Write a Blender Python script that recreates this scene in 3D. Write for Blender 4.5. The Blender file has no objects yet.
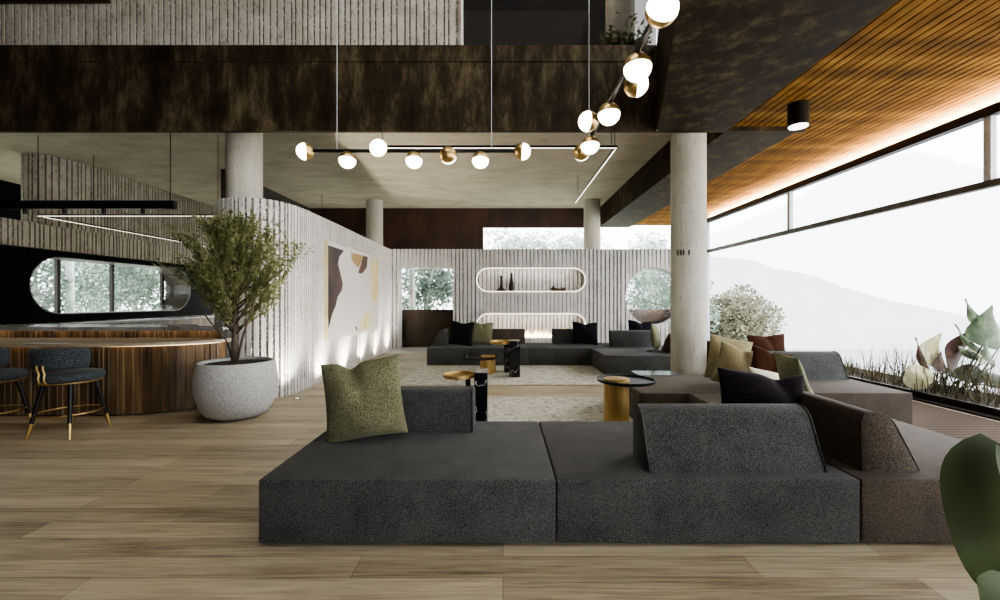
import bpy, bmesh, math, random
import numpy as np
from mathutils import Vector, Matrix
R = math.radians
scene = bpy.context.scene
COL = scene.collection
CH, F, VX = 1.55, 430.0, 503.0            # eye height, focal length in px, vanishing point
def PX(px, Y): return (px - VX) * Y / F
def PZ(py, Y): return CH + (300 - py) * Y / F
rng = np.random.default_rng(7)
random.seed(7)

# ------------------------------------------------------------------ materials
def lin(h):
    h = h.lstrip('#'); o = []
    for i in (0, 2, 4):
        c = int(h[i:i+2], 16) / 255
        o.append(c / 12.92 if c <= .04045 else ((c + .055) / 1.055) ** 2.4)
    return (*o, 1)
class NT:
    def __init__(s, name):
        s.m = bpy.data.materials.new(name); s.m.use_nodes = True
        s.t = s.m.node_tree; s.n = s.t.nodes; s.b = s.n['Principled BSDF']; s.out = s.n['Material Output']
    def add(s, typ, **kw):
        n = s.n.new(typ)
        for k, v in kw.items():
            if k.startswith('i_'):
                n.inputs[k[2:].replace('_', ' ')].default_value = v
            else: setattr(n, k, v)
        return n
    def l(s, a, b): s.t.links.new(a, b)
    def coords(s, scale=(1, 1, 1), kind='Object'):
        tc = s.add('ShaderNodeTexCoord'); mp = s.add('ShaderNodeMapping')
        mp.inputs['Scale'].default_value = scale
        s.l(tc.outputs[kind], mp.inputs['Vector']); return mp.outputs['Vector']
    def noise(s, vec, scale, detail=4, rough=.55):
        n = s.add('ShaderNodeTexNoise'); n.inputs['Scale'].default_value = scale
        n.inputs['Detail'].default_value = detail; n.inputs['Roughness'].default_value = rough
        s.l(vec, n.inputs['Vector']); return n.outputs['Fac']
    def ramp(s, fac, stops):
        r = s.add('ShaderNodeValToRGB'); e = r.color_ramp.elements
        e[0].position, e[0].color = stops[0]; e[1].position, e[1].color = stops[-1]
        for p, c in stops[1:-1]:
            x = e.new(p); x.color = c
        s.l(fac, r.inputs['Fac']); return r.outputs['Color']
    def bump(s, h, strength, dist=.01):
        b = s.add('ShaderNodeBump'); b.inputs['Strength'].default_value = strength; b.inputs['Distance'].default_value = dist
        s.l(h, b.inputs['Height']); s.l(b.outputs['Normal'], s.b.inputs['Normal'])
    def mix(s, fac, a, b, blend='MIX'):
        n = s.add('ShaderNodeMix'); n.data_type = 'RGBA'; n.blend_type = blend
        for sock, v in ((n.inputs[0], fac), (n.inputs[6], a), (n.inputs[7], b)):
            if hasattr(v, 'is_output'): s.l(v, sock)
            else: sock.default_value = v
        return n.outputs[2]
    def math(s, op, a, b=None):
        n = s.add('ShaderNodeMath', operation=op)
        for i, v in enumerate((a, b)):
            if v is None: continue
            if hasattr(v, 'is_output'): s.l(v, n.inputs[i])
            else: n.inputs[i].default_value = v
        return n.outputs[0]
    def set(s, **kw):
        for k, v in kw.items(): s.b.inputs[k.replace('_', ' ')].default_value = v
        return s
def simple(name, c1, c2=None, scale=8, stretch=(1, 1, 1), rough=.6, metal=0., bump=0., bscale=None, lo=.35, hi=.65, spec=.5):
    t = NT(name); t.set(Roughness=rough, Metallic=metal); t.b.inputs['Specular IOR Level'].default_value = spec
    v = t.coords(stretch)
    f = t.noise(v, scale)
    t.l(t.ramp(f, [(lo, lin(c1)), (hi, lin(c2 or c1))]), t.b.inputs['Base Color'])
    if bump: t.bump(t.noise(v, bscale or scale * 3), bump)
    return t.m
def emit(name, col, strength, base='#ffffff'):
    t = NT(name); t.set(Roughness=.4)
    f = t.noise(t.coords(), 3)
    t.l(t.ramp(f, [(0, lin(base)), (1, lin(base))]), t.b.inputs['Base Color'])
    t.b.inputs['Emission Color'].default_value = lin(col); t.b.inputs['Emission Strength'].default_value = strength
    return t.m
def fabric(name, dark, light, scale=90, bump=.35, weave=220):
    t = NT(name); t.set(Roughness=.95); t.b.inputs['Specular IOR Level'].default_value = .08
    t.b.inputs['Sheen Weight'].default_value = .08; t.b.inputs['Sheen Roughness'].default_value = .5
    v = t.coords()
    f1 = t.noise(v, scale, 3, .7); f2 = t.noise(v, 5, 3)
    f = t.math('ADD', t.math('MULTIPLY', f1, .88), t.math('MULTIPLY', f2, .12))
    t.l(t.ramp(f, [(.41, lin(dark)), (.59, lin(light))]), t.b.inputs['Base Color'])
    t.bump(t.noise(v, weave, 2), bump, .004)
    return t.m
def concrete(name, c1, c2, pit='#2a2723', grain=(1, 1, 1), rib=False):
    t = NT(name); t.set(Roughness=.88); t.b.inputs['Specular IOR Level'].default_value = .25
    v = t.coords(grain)
    f = t.noise(v, 2.2, 8, .65)
    c = t.ramp(f, [(.3, lin(c1)), (.7, lin(c2))])
    v2 = t.coords((1, 1, .45) if rib else grain)
    g = t.noise(v2, 26, 4, .7)
    c = t.mix(t.ramp(g, [(.56, (0, 0, 0, 1)), (.68, (.6, .6, .6, 1))]), c, lin(pit))
    if rib:
        a = t.add('ShaderNodeAttribute', attribute_name='groove')
        h = t.noise(t.coords((1, 1, .8)), 30, 3, .7)
        k = t.math('MULTIPLY', a.outputs['Fac'], t.ramp(h, [(.36, (0, 0, 0, 1)), (.48, (1, 1, 1, 1))]))
        c = t.mix(t.math('MULTIPLY', k, .8), c, lin(pit))
    t.l(c, t.b.inputs['Base Color'])
    t.bump(g, .5, .02)
    return t.m

MT = {}
MT['concrete_ribbed'] = concrete('ribbed_concrete', '#a39b8c', '#c9c3b6', rib=True)
MT['concrete_far'] = concrete('far_ribbed_concrete', '#b4b1ac', '#d2d0cc', pit='#5c5852', rib=True)
MT['concrete_white'] = concrete('pale_ribbed_concrete', '#c6c2ba', '#e2dfd9', pit='#4a463f', rib=True)
MT['concrete_column'] = concrete('column_concrete', '#a8a496', '#cbc8bb', pit='#77736a', grain=(1.4, 1.4, .4))
MT['concrete_ceiling'] = concrete('ceiling_concrete', '#9c9482', '#b9b09d', pit='#7d7564', grain=(.6, 1.2, 1))
def bronze():
    t = NT('dark_patinated_bronze'); t.set(Metallic=.0, Roughness=.5); t.b.inputs['Specular IOR Level'].default_value = .06
    f = t.noise(t.coords((1.5, 1.5, .5)), 2.4, 10, .74)
    c = t.ramp(f, [(.30, lin('#15100b')), (.50, lin('#352c20')), (.80, lin('#776a52'))])
    t.l(c, t.b.inputs['Base Color'])
    t.l(t.ramp(f, [(.3, (.45,) * 3 + (1,)), (.7, (.65,) * 3 + (1,))]), t.b.inputs['Roughness'])
    t.bump(f, .15)
    return t.m
MT['bronze'] = bronze()
MT['brown_panel'] = simple('brown_metal_panel', '#2e1d15', '#4a3125', 1.4, (1, 1, .5), .45, .2)
MT['black_panel'] = simple('black_wall_panel', '#040302', '#0c0907', 1.2, (1, 1, .3), .8, spec=.1)
MT['dark_metal'] = simple('dark_bronze_frame', '#1d1712', '#2a221b', 6, rough=.4, metal=.5)
MT['rail_metal'] = simple('rail_metal', '#4a4438', '#5c5446', 5, rough=.5, metal=.3)
MT['pale_metal'] = simple('pale_grey_metal', '#b0b2b2', '#c9cbcb', 18, rough=.5)
MT['black_metal'] = simple('black_metal', '#0a0908', '#13110f', 6, rough=.4, metal=.3)
def floor_mat():
    t = NT('oak_floor'); t.set(Roughness=.42); t.b.inputs['Specular IOR Level'].default_value = .4
    br = t.add('ShaderNodeTexBrick', offset=.37, offset_frequency=2)
    br.inputs['Scale'].default_value = 1; br.inputs['Brick Width'].default_value = 2.3; br.inputs['Row Height'].default_value = .2
    br.inputs['Mortar Size'].default_value = .0016; br.inputs['Mortar Smooth'].default_value = .3
    br.inputs['Color1'].default_value = (0, 0, 0, 1); br.inputs['Color2'].default_value = (1, 1, 1, 1)
    br.inputs['Mortar'].default_value = (0, 0, 0, 1)
    t.l(t.coords(), br.inputs['Vector'])
    g = t.noise(t.coords((1.1, 26, 1)), 1.8, 9, .7)
    g2 = t.noise(t.coords((.35, 5, 1)), 1.6, 5, .6)
    f = t.math('ADD', t.math('MULTIPLY', g, .62), t.math('ADD', t.math('MULTIPLY', g2, .3), t.math('MULTIPLY', br.outputs['Color'], .12)))
    c = t.ramp(f, [(.34, lin('#5c503f')), (.47, lin('#9a8d75')), (.66, lin('#c6ba9f'))])
    c = t.mix(br.outputs['Fac'], c, lin('#3a3025'))
    t.l(c, t.b.inputs['Base Color'])
    t.l(t.ramp(g, [(.3, (.36,) * 3 + (1,)), (.7, (.52,) * 3 + (1,))]), t.b.inputs['Roughness'])
    t.bump(g, .12, .004)
    return t.m
MT['floor'] = floor_mat()
def deck_mat():
    t = NT('ribbed_deck'); t.set(Roughness=.9); t.b.inputs['Specular IOR Level'].default_value = .08
    w = t.add('ShaderNodeTexWave', wave_type='BANDS', bands_direction='Y'); w.inputs['Scale'].default_value = 3
    t.l(t.coords(), w.inputs['Vector'])
    n = t.noise(t.coords((1, 6, 1)), 3)
    c = t.mix(n, lin('#43382e'), lin('#5a4c3f'))
    c = t.mix(t.ramp(w.outputs['Fac'], [(.1, (1, 1, 1, 1)), (.3, (0, 0, 0, 1))]), c, lin('#3a3028'))
    t.l(c, t.b.inputs['Base Color']); t.bump(w.outputs['Fac'], .5, .01)
    return t.m
MT['deck'] = deck_mat()
def wood(name, cols, st, rough=.45, per=None):
    t = NT(name); t.set(Roughness=rough)
    g = t.noise(t.coords(st), 1.5, 8, .65)
    if per:
        oi = t.noise(t.coords(per), 1.0, 1)
        g = t.math('ADD', t.math('MULTIPLY', g, .55), t.math('MULTIPLY', oi, .45))
    t.l(t.ramp(g, [(.34, lin(cols[0])), (.5, lin(cols[1])), (.66, lin(cols[2]))]), t.b.inputs['Base Color'])
    t.bump(g, .15, .005); t.b.inputs['Specular IOR Level'].default_value = .15 if rough > .7 else .4
    return t.m
MT['slat_wood'] = wood('warm_slat_wood', ('#523611', '#7d5620', '#a87e3c'), (6, .8, 6), .8, (.04, 3.2, .04))
MT['walnut'] = wood('walnut_cladding', ('#2a1e14', '#584530', '#8a7150'), (9, 9, .7), .42, (5, 5, 0.01))
MT['sofa'] = fabric('charcoal_sofa_weave', '#1f2122', '#5a5a58', 150)
MT['sofa_light'] = fabric('grey_taupe_sofa_weave', '#3a362d', '#6e685a', 150)
MT['sofa_brown'] = fabric('brown_sofa_weave', '#2b2622', '#5d5349', 150)
MT['green'] = fabric('olive_boucle', '#474733', '#828166', 120, .8, 160)
MT['green_pale'] = fabric('pale_olive_linen', '#62644a', '#93957a', 90, .3)
MT['beige'] = fabric('sand_linen', '#7d7458', '#a39a78', 80, .3)
MT['cream'] = fabric('cream_linen', '#b0ab98', '#d3cfbe', 80, .3)
MT['black'] = fabric('black_velvet', '#08080a', '#16161b', 60, .3)
MT['plum'] = fabric('plum_black_velvet', '#0c080d', '#1a1219', 60, .25)
MT['rust'] = fabric('rust_brown_wool', '#2f1c13', '#4b2e20', 80, .4)
MT['brown'] = fabric('dark_brown_wool', '#33231e', '#513b33', 80, .4)
MT['stool'] = fabric('blue_charcoal_velvet', '#1d2124', '#4c5257', 90, .5, 90)
MT['brass'] = simple('brushed_brass', '#c6a468', '#dcbf88', 30, (1, 1, .1), .38, 1.)
MT['gold'] = simple('satin_gold', '#a98c54', '#c4a66c', 14, (1, 1, .2), .42, .8)
def marble():
    t = NT('black_marble'); t.set(Roughness=.15)
    v = t.coords((1, 1, .8))
    n = t.noise(v, 3.6, 3, .5)
    k = t.math('ABSOLUTE', t.math('SUBTRACT', n, .5))
    t.l(t.ramp(k, [(0, lin('#d8d6d4')), (.003, lin('#8b8885')), (.007, lin('#121116')), (1, lin('#0c0b0e'))]), t.b.inputs['Base Color'])
    return t.m
MT['marble'] = marble()
MT['stone_pot'] = simple('speckled_stone', '#8f8f8d', '#d2d2cf', 60, rough=.85, bump=.25, bscale=90, lo=.3, hi=.7)
MT['soil'] = simple('dark_soil', '#17120d', '#2c231a', 30, rough=.95, bump=.6)
MT['bark'] = simple('grey_brown_bark', '#3c332a', '#6d5f50', 12, (1, 1, .3), .9, bump=.5)
def rug():
    t = NT('distressed_rug'); t.set(Roughness=.95); t.b.inputs['Specular IOR Level'].default_value = .1
    a = t.noise(t.coords((1, 3, 1)), 5, 6, .75); b = t.noise(t.coords((3, 1, 1)), 5, 6, .75)
    f = t.math('ADD', t.math('MULTIPLY', a, .6), t.math('MULTIPLY', b, .4))
    t.l(t.ramp(f, [(.38, lin('#67665e')), (.48, lin('#bdbbae')), (.60, lin('#dad8cc'))]), t.b.inputs['Base Color'])
    t.bump(b, .4, .01)
    return t.m
MT['rug'] = rug()
def leafmat(name, a, b, c, rough=.55, scale=2.5, trans=.25, haze=0):
    t = NT(name); t.set(Roughness=rough)
    f = t.noise(t.coords(), scale, 3, .7)
    t.l(t.ramp(f, [(.32, lin(a)), (.5, lin(b)), (.68, lin(c))]), t.b.inputs['Base Color'])
    t.b.inputs['Specular IOR Level'].default_value = .3
    if trans:
        tr = t.add('ShaderNodeBsdfTranslucent'); tr.inputs['Color'].default_value = lin(c)
        mx = t.add('ShaderNodeMixShader'); mx.inputs[0].default_value = trans
        t.l(t.b.outputs[0], mx.inputs[1]); t.l(tr.outputs[0], mx.inputs[2]); t.l(mx.outputs[0], t.out.inputs['Surface'])
    if haze:
        t.b.inputs['Emission Color'].default_value = (.93, .96, 1, 1); t.b.inputs['Emission Strength'].default_value = haze
    return t.m
MT['olive_leaf'] = leafmat('olive_leaf', '#343a20', '#6a7044', '#aaae7c', .5, 5, .3)
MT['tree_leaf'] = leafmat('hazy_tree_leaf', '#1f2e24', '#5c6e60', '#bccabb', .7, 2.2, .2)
MT['tree_pale'] = leafmat('pale_tree_leaf', '#8d9a90', '#b6c1b8', '#dfe6de', .7, .9, .2)  # outdoor haze put into the pale leaf colour
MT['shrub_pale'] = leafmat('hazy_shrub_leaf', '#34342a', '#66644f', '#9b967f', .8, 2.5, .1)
MT['tree_bark'] = simple('pale_tree_bark', '#9aa098', '#cfd3cb', 3, rough=.9)
MT['grass'] = leafmat('planter_grass', '#1d2110', '#3d3f22', '#6a5c48', .7, 3, .15)
MT['leaf_green'] = leafmat('grey_green_leaf', '#26321f', '#47563d', '#7c8a6e', .4, 4, .1)
MT['leaf_yellow'] = leafmat('cream_yellow_leaf', '#7d7748', '#b3ac80', '#d8d2b6', .45, 4, .15)
MT['leaf_brown'] = leafmat('red_brown_leaf', '#241611', '#3d271d', '#5a4032', .45, 4, .06)
MT['leaf_dark'] = leafmat('dark_olive_leaf', '#15160a', '#2a2c13', '#3a3b1b', .5, 4, .04)
MT['leaf_big'] = leafmat('deep_green_leaf', '#1c260d', '#303d13', '#4c5a20', .65, 1.5, .1)
def glass(name, tint=(1, 1, 1, 1), refl=.06):
    t = NT(name); n = t.n
    tr = t.add('ShaderNodeBsdfTransparent'); tr.inputs[0].default_value = tint
    gl = t.add('ShaderNodeBsdfGlossy'); gl.inputs['Roughness'].default_value = .02
    fr = t.add('ShaderNodeLayerWeight'); fr.inputs[0].default_value = refl
    mx = t.add('ShaderNodeMixShader'); t.l(t.math('ADD', t.math('MULTIPLY', t.math('POWER', fr.outputs['Facing'], 5), .25), refl*.5), mx.inputs[0]); t.l(tr.outputs[0], mx.inputs[1]); t.l(gl.outputs[0], mx.inputs[2])
    t.l(mx.outputs[0], t.out.inputs['Surface'])
    return t.m
MT['glass'] = glass('clear_glass', refl=.012); MT['smoke_glass'] = glass('smoked_glass', (.28, .27, .26, 1), refl=.006)
MT['globe'] = emit('opal_glass_lit', '#fff2dc', 8.5)
MT['led'] = emit('led_strip_white', '#fff3df', 2.6)
MT['led_warm'] = emit('led_strip_warm', '#ffdcae', 4)
MT['flame'] = emit('gas_flame', '#ffcf98', 5)
MT['plaster'] = simple('white_plaster', '#cfc8ba', '#ded8cc', 5, rough=.8)
MT['grey_top'] = simple('grey_stone_top', '#7f7d7a', '#a19e99', 6, rough=.25)
MT['beige_top'] = simple('taupe_stone_top', '#978b76', '#b0a48e', 8, rough=.35)
MT['hill_near'] = emit('hazy_hill', '#e9e9ec', 1.1, '#c8cbd0')
MT['ground'] = simple('pale_ground', '#9aa391', '#c4c9ba', .4, rough=.9)

# ------------------------------------------------------------------ mesh helpers
def origin_of(p):
    v = Vector((0, 0, 0))
    while p is not None: v += p.location; p = p.parent
    return v
def link(name, me, mat, parent=None, world=True):
    o = bpy.data.objects.new(name, me); COL.objects.link(o)
    if mat is not None:
        for m in (mat if isinstance(mat, (list, tuple)) else [mat]): me.materials.append(m)
    if parent is not None:
        if world: me.transform(Matrix.Translation(-origin_of(parent)))
        o.parent = parent
    return o
def obj(name, bm, mat, parent=None, world=True, smooth=False, auto=None):
    me = bpy.data.meshes.new(name); bmesh.ops.recalc_face_normals(bm, faces=bm.faces); bm.to_mesh(me); bm.free()
    if smooth:
        for p in me.polygons: p.use_smooth = True
        if auto: me.set_sharp_from_angle(angle=R(auto))
    return link(name, me, mat, parent, world)
def tag(o, label=None, cat=None, group=None, kind=None):
    for k, v in (('label', label), ('category', cat), ('group', group), ('kind', kind)):
        if v: o[k] = v
    return o
def thing(name, label, cat, loc=(0, 0, 0), group=None, rotz=0):
    o = bpy.data.objects.new(name, None); COL.objects.link(o); o.location = loc; o.rotation_euler = (0, 0, rotz)
    o.empty_display_size = .1
    return tag(o, label, cat, group)
def struct(o): o['kind'] = 'structure'; return o
def copy_tree(o, parent=None):
    c = o.copy(); COL.objects.link(c)
    if parent is not None: c.parent = parent
    for ch in list(o.children): copy_tree(ch, c)
    return c
def NB(): return bmesh.new()
def box(bm, x0, x1, y0, y1, z0, z1, bev=0, seg=2):
    b = bmesh.new()
    bmesh.ops.create_cube(b, size=1, matrix=Matrix.Translation(((x0+x1)/2, (y0+y1)/2, (z0+z1)/2)) @ Matrix.Diagonal((x1-x0, y1-y0, z1-z0, 1)))
    if bev: bmesh.ops.bevel(b, geom=b.edges[:], offset=bev, segments=seg, profile=.5, affect='EDGES')
    join(bm, b); return bm
def join(bm, b):
    me = bpy.data.meshes.new('t'); b.to_mesh(me); b.free(); bm.from_mesh(me); bpy.data.meshes.remove(me)
def lathe(bm, prof, c=(0, 0, 0), n=32, axis=None, cap=True):
    """prof: list of (r,z). axis: optional rotation matrix"""
    b = bmesh.new(); rings = []
    for r, z in prof:
        if r < 1e-6: rings.append([b.verts.new((0, 0, z))])
        else: rings.append([b.verts.new((r*math.cos(2*math.pi*i/n), r*math.sin(2*math.pi*i/n), z)) for i in range(n)])
    for a, d in zip(rings, rings[1:]):
        for i in range(n):
            j = (i+1) % n
            if len(a) == 1 and len(d) == 1: continue
            if len(a) == 1: b.faces.new((a[0], d[i], d[j]))
            elif len(d) == 1: b.faces.new((a[i], d[0], a[j]))
            else: b.faces.new((a[i], d[i], d[j], a[j]))
    for ring in (rings[0], rings[-1]):
        if cap and len(ring) > 2:
            b.faces.new(ring)
    M_ = Matrix.Translation(c) @ (axis.to_4x4() if axis is not None else Matrix.Identity(4))
    bmesh.ops.transform(b, matrix=M_, verts=b.verts); join(bm, b); return bm
def tube(bm, pts, rad, n=8, cyclic=False, cap=True):
    pts = [Vector(p) for p in pts]; N = len(pts)
    rads = rad if isinstance(rad, (list, tuple)) else [rad]*N
    rings = []; up = None
    for i, p in enumerate(pts):
        if cyclic: d = pts[(i+1) % N] - pts[i-1]
        else: d = pts[min(i+1, N-1)] - pts[max(i-1, 0)]
        d.normalize()
        if up is None: up = d.orthogonal().normalized()
        else: up = (up - d*up.dot(d)).normalized()
        s = d.cross(up)
        rings.append([bm.verts.new(p + (up*math.cos(2*math.pi*k/n) + s*math.sin(2*math.pi*k/n))*rads[i]) for k in range(n)])
    for i in range(N if cyclic else N-1):
        a, b = rings[i], rings[(i+1) % N]
        for k in range(n): bm.faces.new((a[k], a[(k+1) % n], b[(k+1) % n], b[k]))
    if cap and not cyclic: bm.faces.new(rings[0][::-1]); bm.faces.new(rings[-1])
    return bm
def prism(bm, poly, z0, z1):
    a = [bm.verts.new((x, y, z0)) for x, y in poly]; b = [bm.verts.new((x, y, z1)) for x, y in poly]; n = len(poly)
    bm.faces.new(a[::-1]); bm.faces.new(b)
    for i in range(n): bm.faces.new((a[i], a[(i+1) % n], b[(i+1) % n], b[i]))
    return bm
def catmull(pts, n=12, closed=False):
    P = [Vector((*p, 0)) if len(p) == 2 else Vector(p) for p in pts]; out = []; N = len(P)
    for i in range(N if closed else N-1):
        g = (lambda k: P[k % N]) if closed else (lambda k: P[max(0, min(N-1, k))])
        p0, p1, p2, p3 = g(i-1), g(i), g(i+1), g(i+2)
        for k in range(n):
            t = k/n
            out.append(.5*((2*p1)+(p2-p0)*t+(2*p0-5*p1+4*p2-p3)*t*t+(3*p1-p0-3*p2+p3)*t**3))
    if not closed: out.append(P[-1])
    return out
def stadium(cu, cv, w, h, n=14):
    r = min(w, h)/2; out = []
    for i in range(n+1):
        a = -math.pi/2 + math.pi*i/n; out.append((cu + w/2 - r + r*math.cos(a), cv + r*math.sin(a)))
    for i in range(n+1):
        a = math.pi/2 + math.pi*i/n; out.append((cu - w/2 + r + r*math.cos(a), cv + r*math.sin(a)))
    return out
def ribs(path, period=.1, depth=.018, seed=1, gw=.34, var=.38):
    """walk an open 2D path; outward is to the right of travel. Returns (points, groove flags)."""
    rn = random.Random(seed)
    P = [Vector(p[:2]) for p in path]; L = [0]
    for a, b in zip(P, P[1:]): L.append(L[-1] + (b-a).length)
    def at(s):
        s = max(0, min(L[-1], s)); i = 0
        while i < len(L)-2 and L[i+1] < s: i += 1
        t = (s-L[i])/max(1e-9, L[i+1]-L[i]); p = P[i].lerp(P[i+1], t)
        d0 = P[min(i+1, len(P)-1)] - P[i]; d0.normalize()
        return p, Vector((d0.y, -d0.x))
    pts = []; fl = []; s = 0
    while s < L[-1] - period*1.6:
        p_ = period*rn.uniform(1-var, 1+var); g = min(gw*period, .06); d = depth*rn.uniform(.6, 1.25)
        for ds, off, f in ((0, 0, 0), (p_-g, 0, 0), (p_-g*.72, -d, 1), (p_-g*.28, -d, 1)):
            q, n = at(s+ds); pts.append(q + n*off); fl.append(f)
        s += p_
    q, n = at(L[-1]); pts.append(q); fl.append(0)
    return pts, fl
def ribbed_solid(name, front, back, z0, z1, mat, period=.1, depth=.018, seed=1, parent=None, gw=.34, var=.38):
    pts, fl = ribs(front, period, depth, seed, gw, var)
    poly = [tuple(p[:2]) for p in pts] + [tuple(b) for b in back]; fl = fl + [0]*len(back)
    bm = NB(); prism(bm, poly, z0, z1)
    o = obj(name, bm, mat, parent)
    at = o.data.attributes.new('groove', 'FLOAT', 'POINT')
    at.data.foreach_set('value', np.array(fl+fl, dtype=np.float32))
    return o
def cut(o, cutters):
    for bm in cutters:
        me = bpy.data.meshes.new('cut'); bmesh.ops.recalc_face_normals(bm, faces=bm.faces); bm.to_mesh(me); bm.free()
        c = bpy.data.objects.new('cut', me); COL.objects.link(c)
        md = o.modifiers.new('b', 'BOOLEAN'); md.object = c; md.operation = 'DIFFERENCE'; md.solver = 'EXACT'
        bpy.context.view_layer.update()
        ev = o.evaluated_get(bpy.context.evaluated_depsgraph_get())
        new = bpy.data.meshes.new_from_object(ev)
        o.modifiers.clear(); old = o.data; o.data = new; bpy.data.meshes.remove(old)
        bpy.data.objects.remove(c); bpy.data.meshes.remove(me)
    return o
def slab_y(poly_xz, y0, y1):
    bm = NB(); a = [bm.verts.new((x, y0, z)) for x, z in poly_xz]; b = [bm.verts.new((x, y1, z)) for x, z in poly_xz]; n = len(a)
    bm.faces.new(a); bm.faces.new(b[::-1])
    for i in range(n): bm.faces.new((a[i], b[i], b[(i+1) % n], a[(i+1) % n]))
    return bm
def slab_x(poly_yz, x0, x1):
    bm = NB(); a = [bm.verts.new((x0, y, z)) for y, z in poly_yz]; b = [bm.verts.new((x1, y, z)) for y, z in poly_yz]; n = len(a)
    bm.faces.new(a); bm.faces.new(b[::-1])
    for i in range(n): bm.faces.new((a[i], b[i], b[(i+1) % n], a[(i+1) % n]))
    return bm
def quads(name, V, mat, parent=None, tri=False):
    """V: (N,4,3) array of leaf quads"""
    n = len(V); me = bpy.data.meshes.new(name)
    vs = V.reshape(-1, 3)
    me.vertices.add(len(vs)); me.vertices.foreach_set('co', vs.astype(np.float32).ravel())
    me.loops.add(4*n); me.loops.foreach_set('vertex_index', np.arange(4*n, dtype=np.int32))
    me.polygons.add(n); me.polygons.foreach_set('loop_start', np.arange(0, 4*n, 4, dtype=np.int32))
    me.update(); me.validate()
    return link(name, me, mat, parent)
def leafquads(C, size, asp=.5, dirs=None, jitter=1.):
    n = len(C); D = rng.normal(size=(n, 3))
    if dirs is not None: D = dirs + D*jitter
    D /= np.linalg.norm(D, axis=1)[:, None]
    S = np.cross(D, rng.normal(size=(n, 3))); S /= np.linalg.norm(S, axis=1)[:, None]
    s = size*rng.uniform(.6, 1.3, (n, 1)); A = D*s/2; B = S*s*asp/2
    return np.stack([C-A, C+B, C+A, C-B], axis=1)

# ------------------------------------------------------------------ levels
ZB, ZC, ZW, ZWD = 4.2, 4.9, 3.15, 4.27       # beam soffit, concrete ceiling, wall tops, timber ceiling
YB, YF, YE = 6.74, 13.5, 15.7                # beam front, far wall, end of roof
XW = 6.4                                     # window wall
# ------------------------------------------------------------------ floor, ground
bm = NB(); box(bm, -14, 6.5, -4, YF+.35, -.2, 0); struct(obj('floor', bm, MT['floor']))
bm = NB(); box(bm, 3.75, 6.28, -4, YF, -.02, .006); struct(obj('floor_deck', bm, MT['deck']))
bm = NB(); box(bm, -14, 7, YF+.35, 17, -.25, -.02); struct(obj('terrace', bm, MT['plaster']))
bm = NB(); box(bm, -3.5, 6.3, 12.6, YF+.6, -.01, .004); struct(obj('floor_white_strip', bm, simple('white_floor', '#d8d2cc', '#ece8e4', 3, rough=.3)))  # whiter strip of floor along the far wall
bm = NB(); box(bm, -45, 10, 17, 60, -1.2, -.6); box(bm, -45, -14, -4, 17, -1.2, -.6); struct(obj('ground', bm, MT['ground']))

# ------------------------------------------------------------------ columns
def column(x, y, z0, z1, marks=False):
    bm = NB(); lathe(bm, [(.275, z0), (.275, z1)], (x, y, 0), 48)
    return struct(obj('column', bm, MT['concrete_column'], smooth=True, auto=40))
column(-4.40, 7.32, 0, ZC); cr = column(3.06, 7.1, 0, ZC); column(-4.33, 14.5, 0, ZC); column(3.0, 14.5, 0, ZC)
for a in (677.2, 680.2, 683.0, 688.5):
    k = (a+.6-VX)/F; A_ = 1+k*k; B_ = -2*(k*3.06+7.1); C_ = 3.06**2+7.1**2-.277**2
    yy = (-B_-math.sqrt(max(0, B_*B_-4*A_*C_)))/(2*A_); xx = k*yy; an = math.atan2(yy-7.1, xx-3.06)
    bm = NB(); lathe(bm, [(.0, -.004), (.016, -.004), (.016, .004), (0, .004)], (0, 0, 0), 16)
    bmesh.ops.transform(bm, matrix=Matrix.Translation((xx, yy, PZ(252.5, yy))) @ Matrix.Rotation(an+math.pi/2, 4, 'Z') @ Matrix.Diagonal((1, 1, 3.2, 1)) @ Matrix.Rotation(R(90), 4, 'X'), verts=bm.verts)
    obj('oval_hole', bm, MT['rail_metal'], cr)

# ------------------------------------------------------------------ beams, ceilings
bm = NB(); box(bm, -14, 2.42, YB, YB+.07, ZB, 5.275); box(bm, -14, 2.42, YB-.012, YB+.07, 5.285, 5.54); box(bm, 2.42, 4.75, YB, YB+.07, ZB, ZWD+.05)
struct(obj('beam', bm, MT['bronze']))
bm = NB(); prism(bm, [(2.42, YB+.06), (2.10, 5.6), (1.5, 3.6), (.2, -4), (3.5, -4), (3.5, YB+.06)], ZB, 5.54)
struct(obj('beam_void_edge', bm, MT['bronze']))
bm = NB(); box(bm, 3.5, 4.62, YB+.07, YE, ZB, ZC+.1); struct(obj('beam_longitudinal', bm, MT['bronze']))
bm = NB(); box(bm, -14, 3.5, YB+.07, YE+.1, ZC, ZC+.3); struct(obj('ceiling', bm, MT['concrete_ceiling']))
bm = NB(); box(bm, -.72, 3.5, YE, YE+.15, ZB, ZC); box(bm, -10.1, -.72, YE, YE+.15, 3.0, ZC)
struct(obj('wall_clerestory', bm, MT['brown_panel']))
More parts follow.
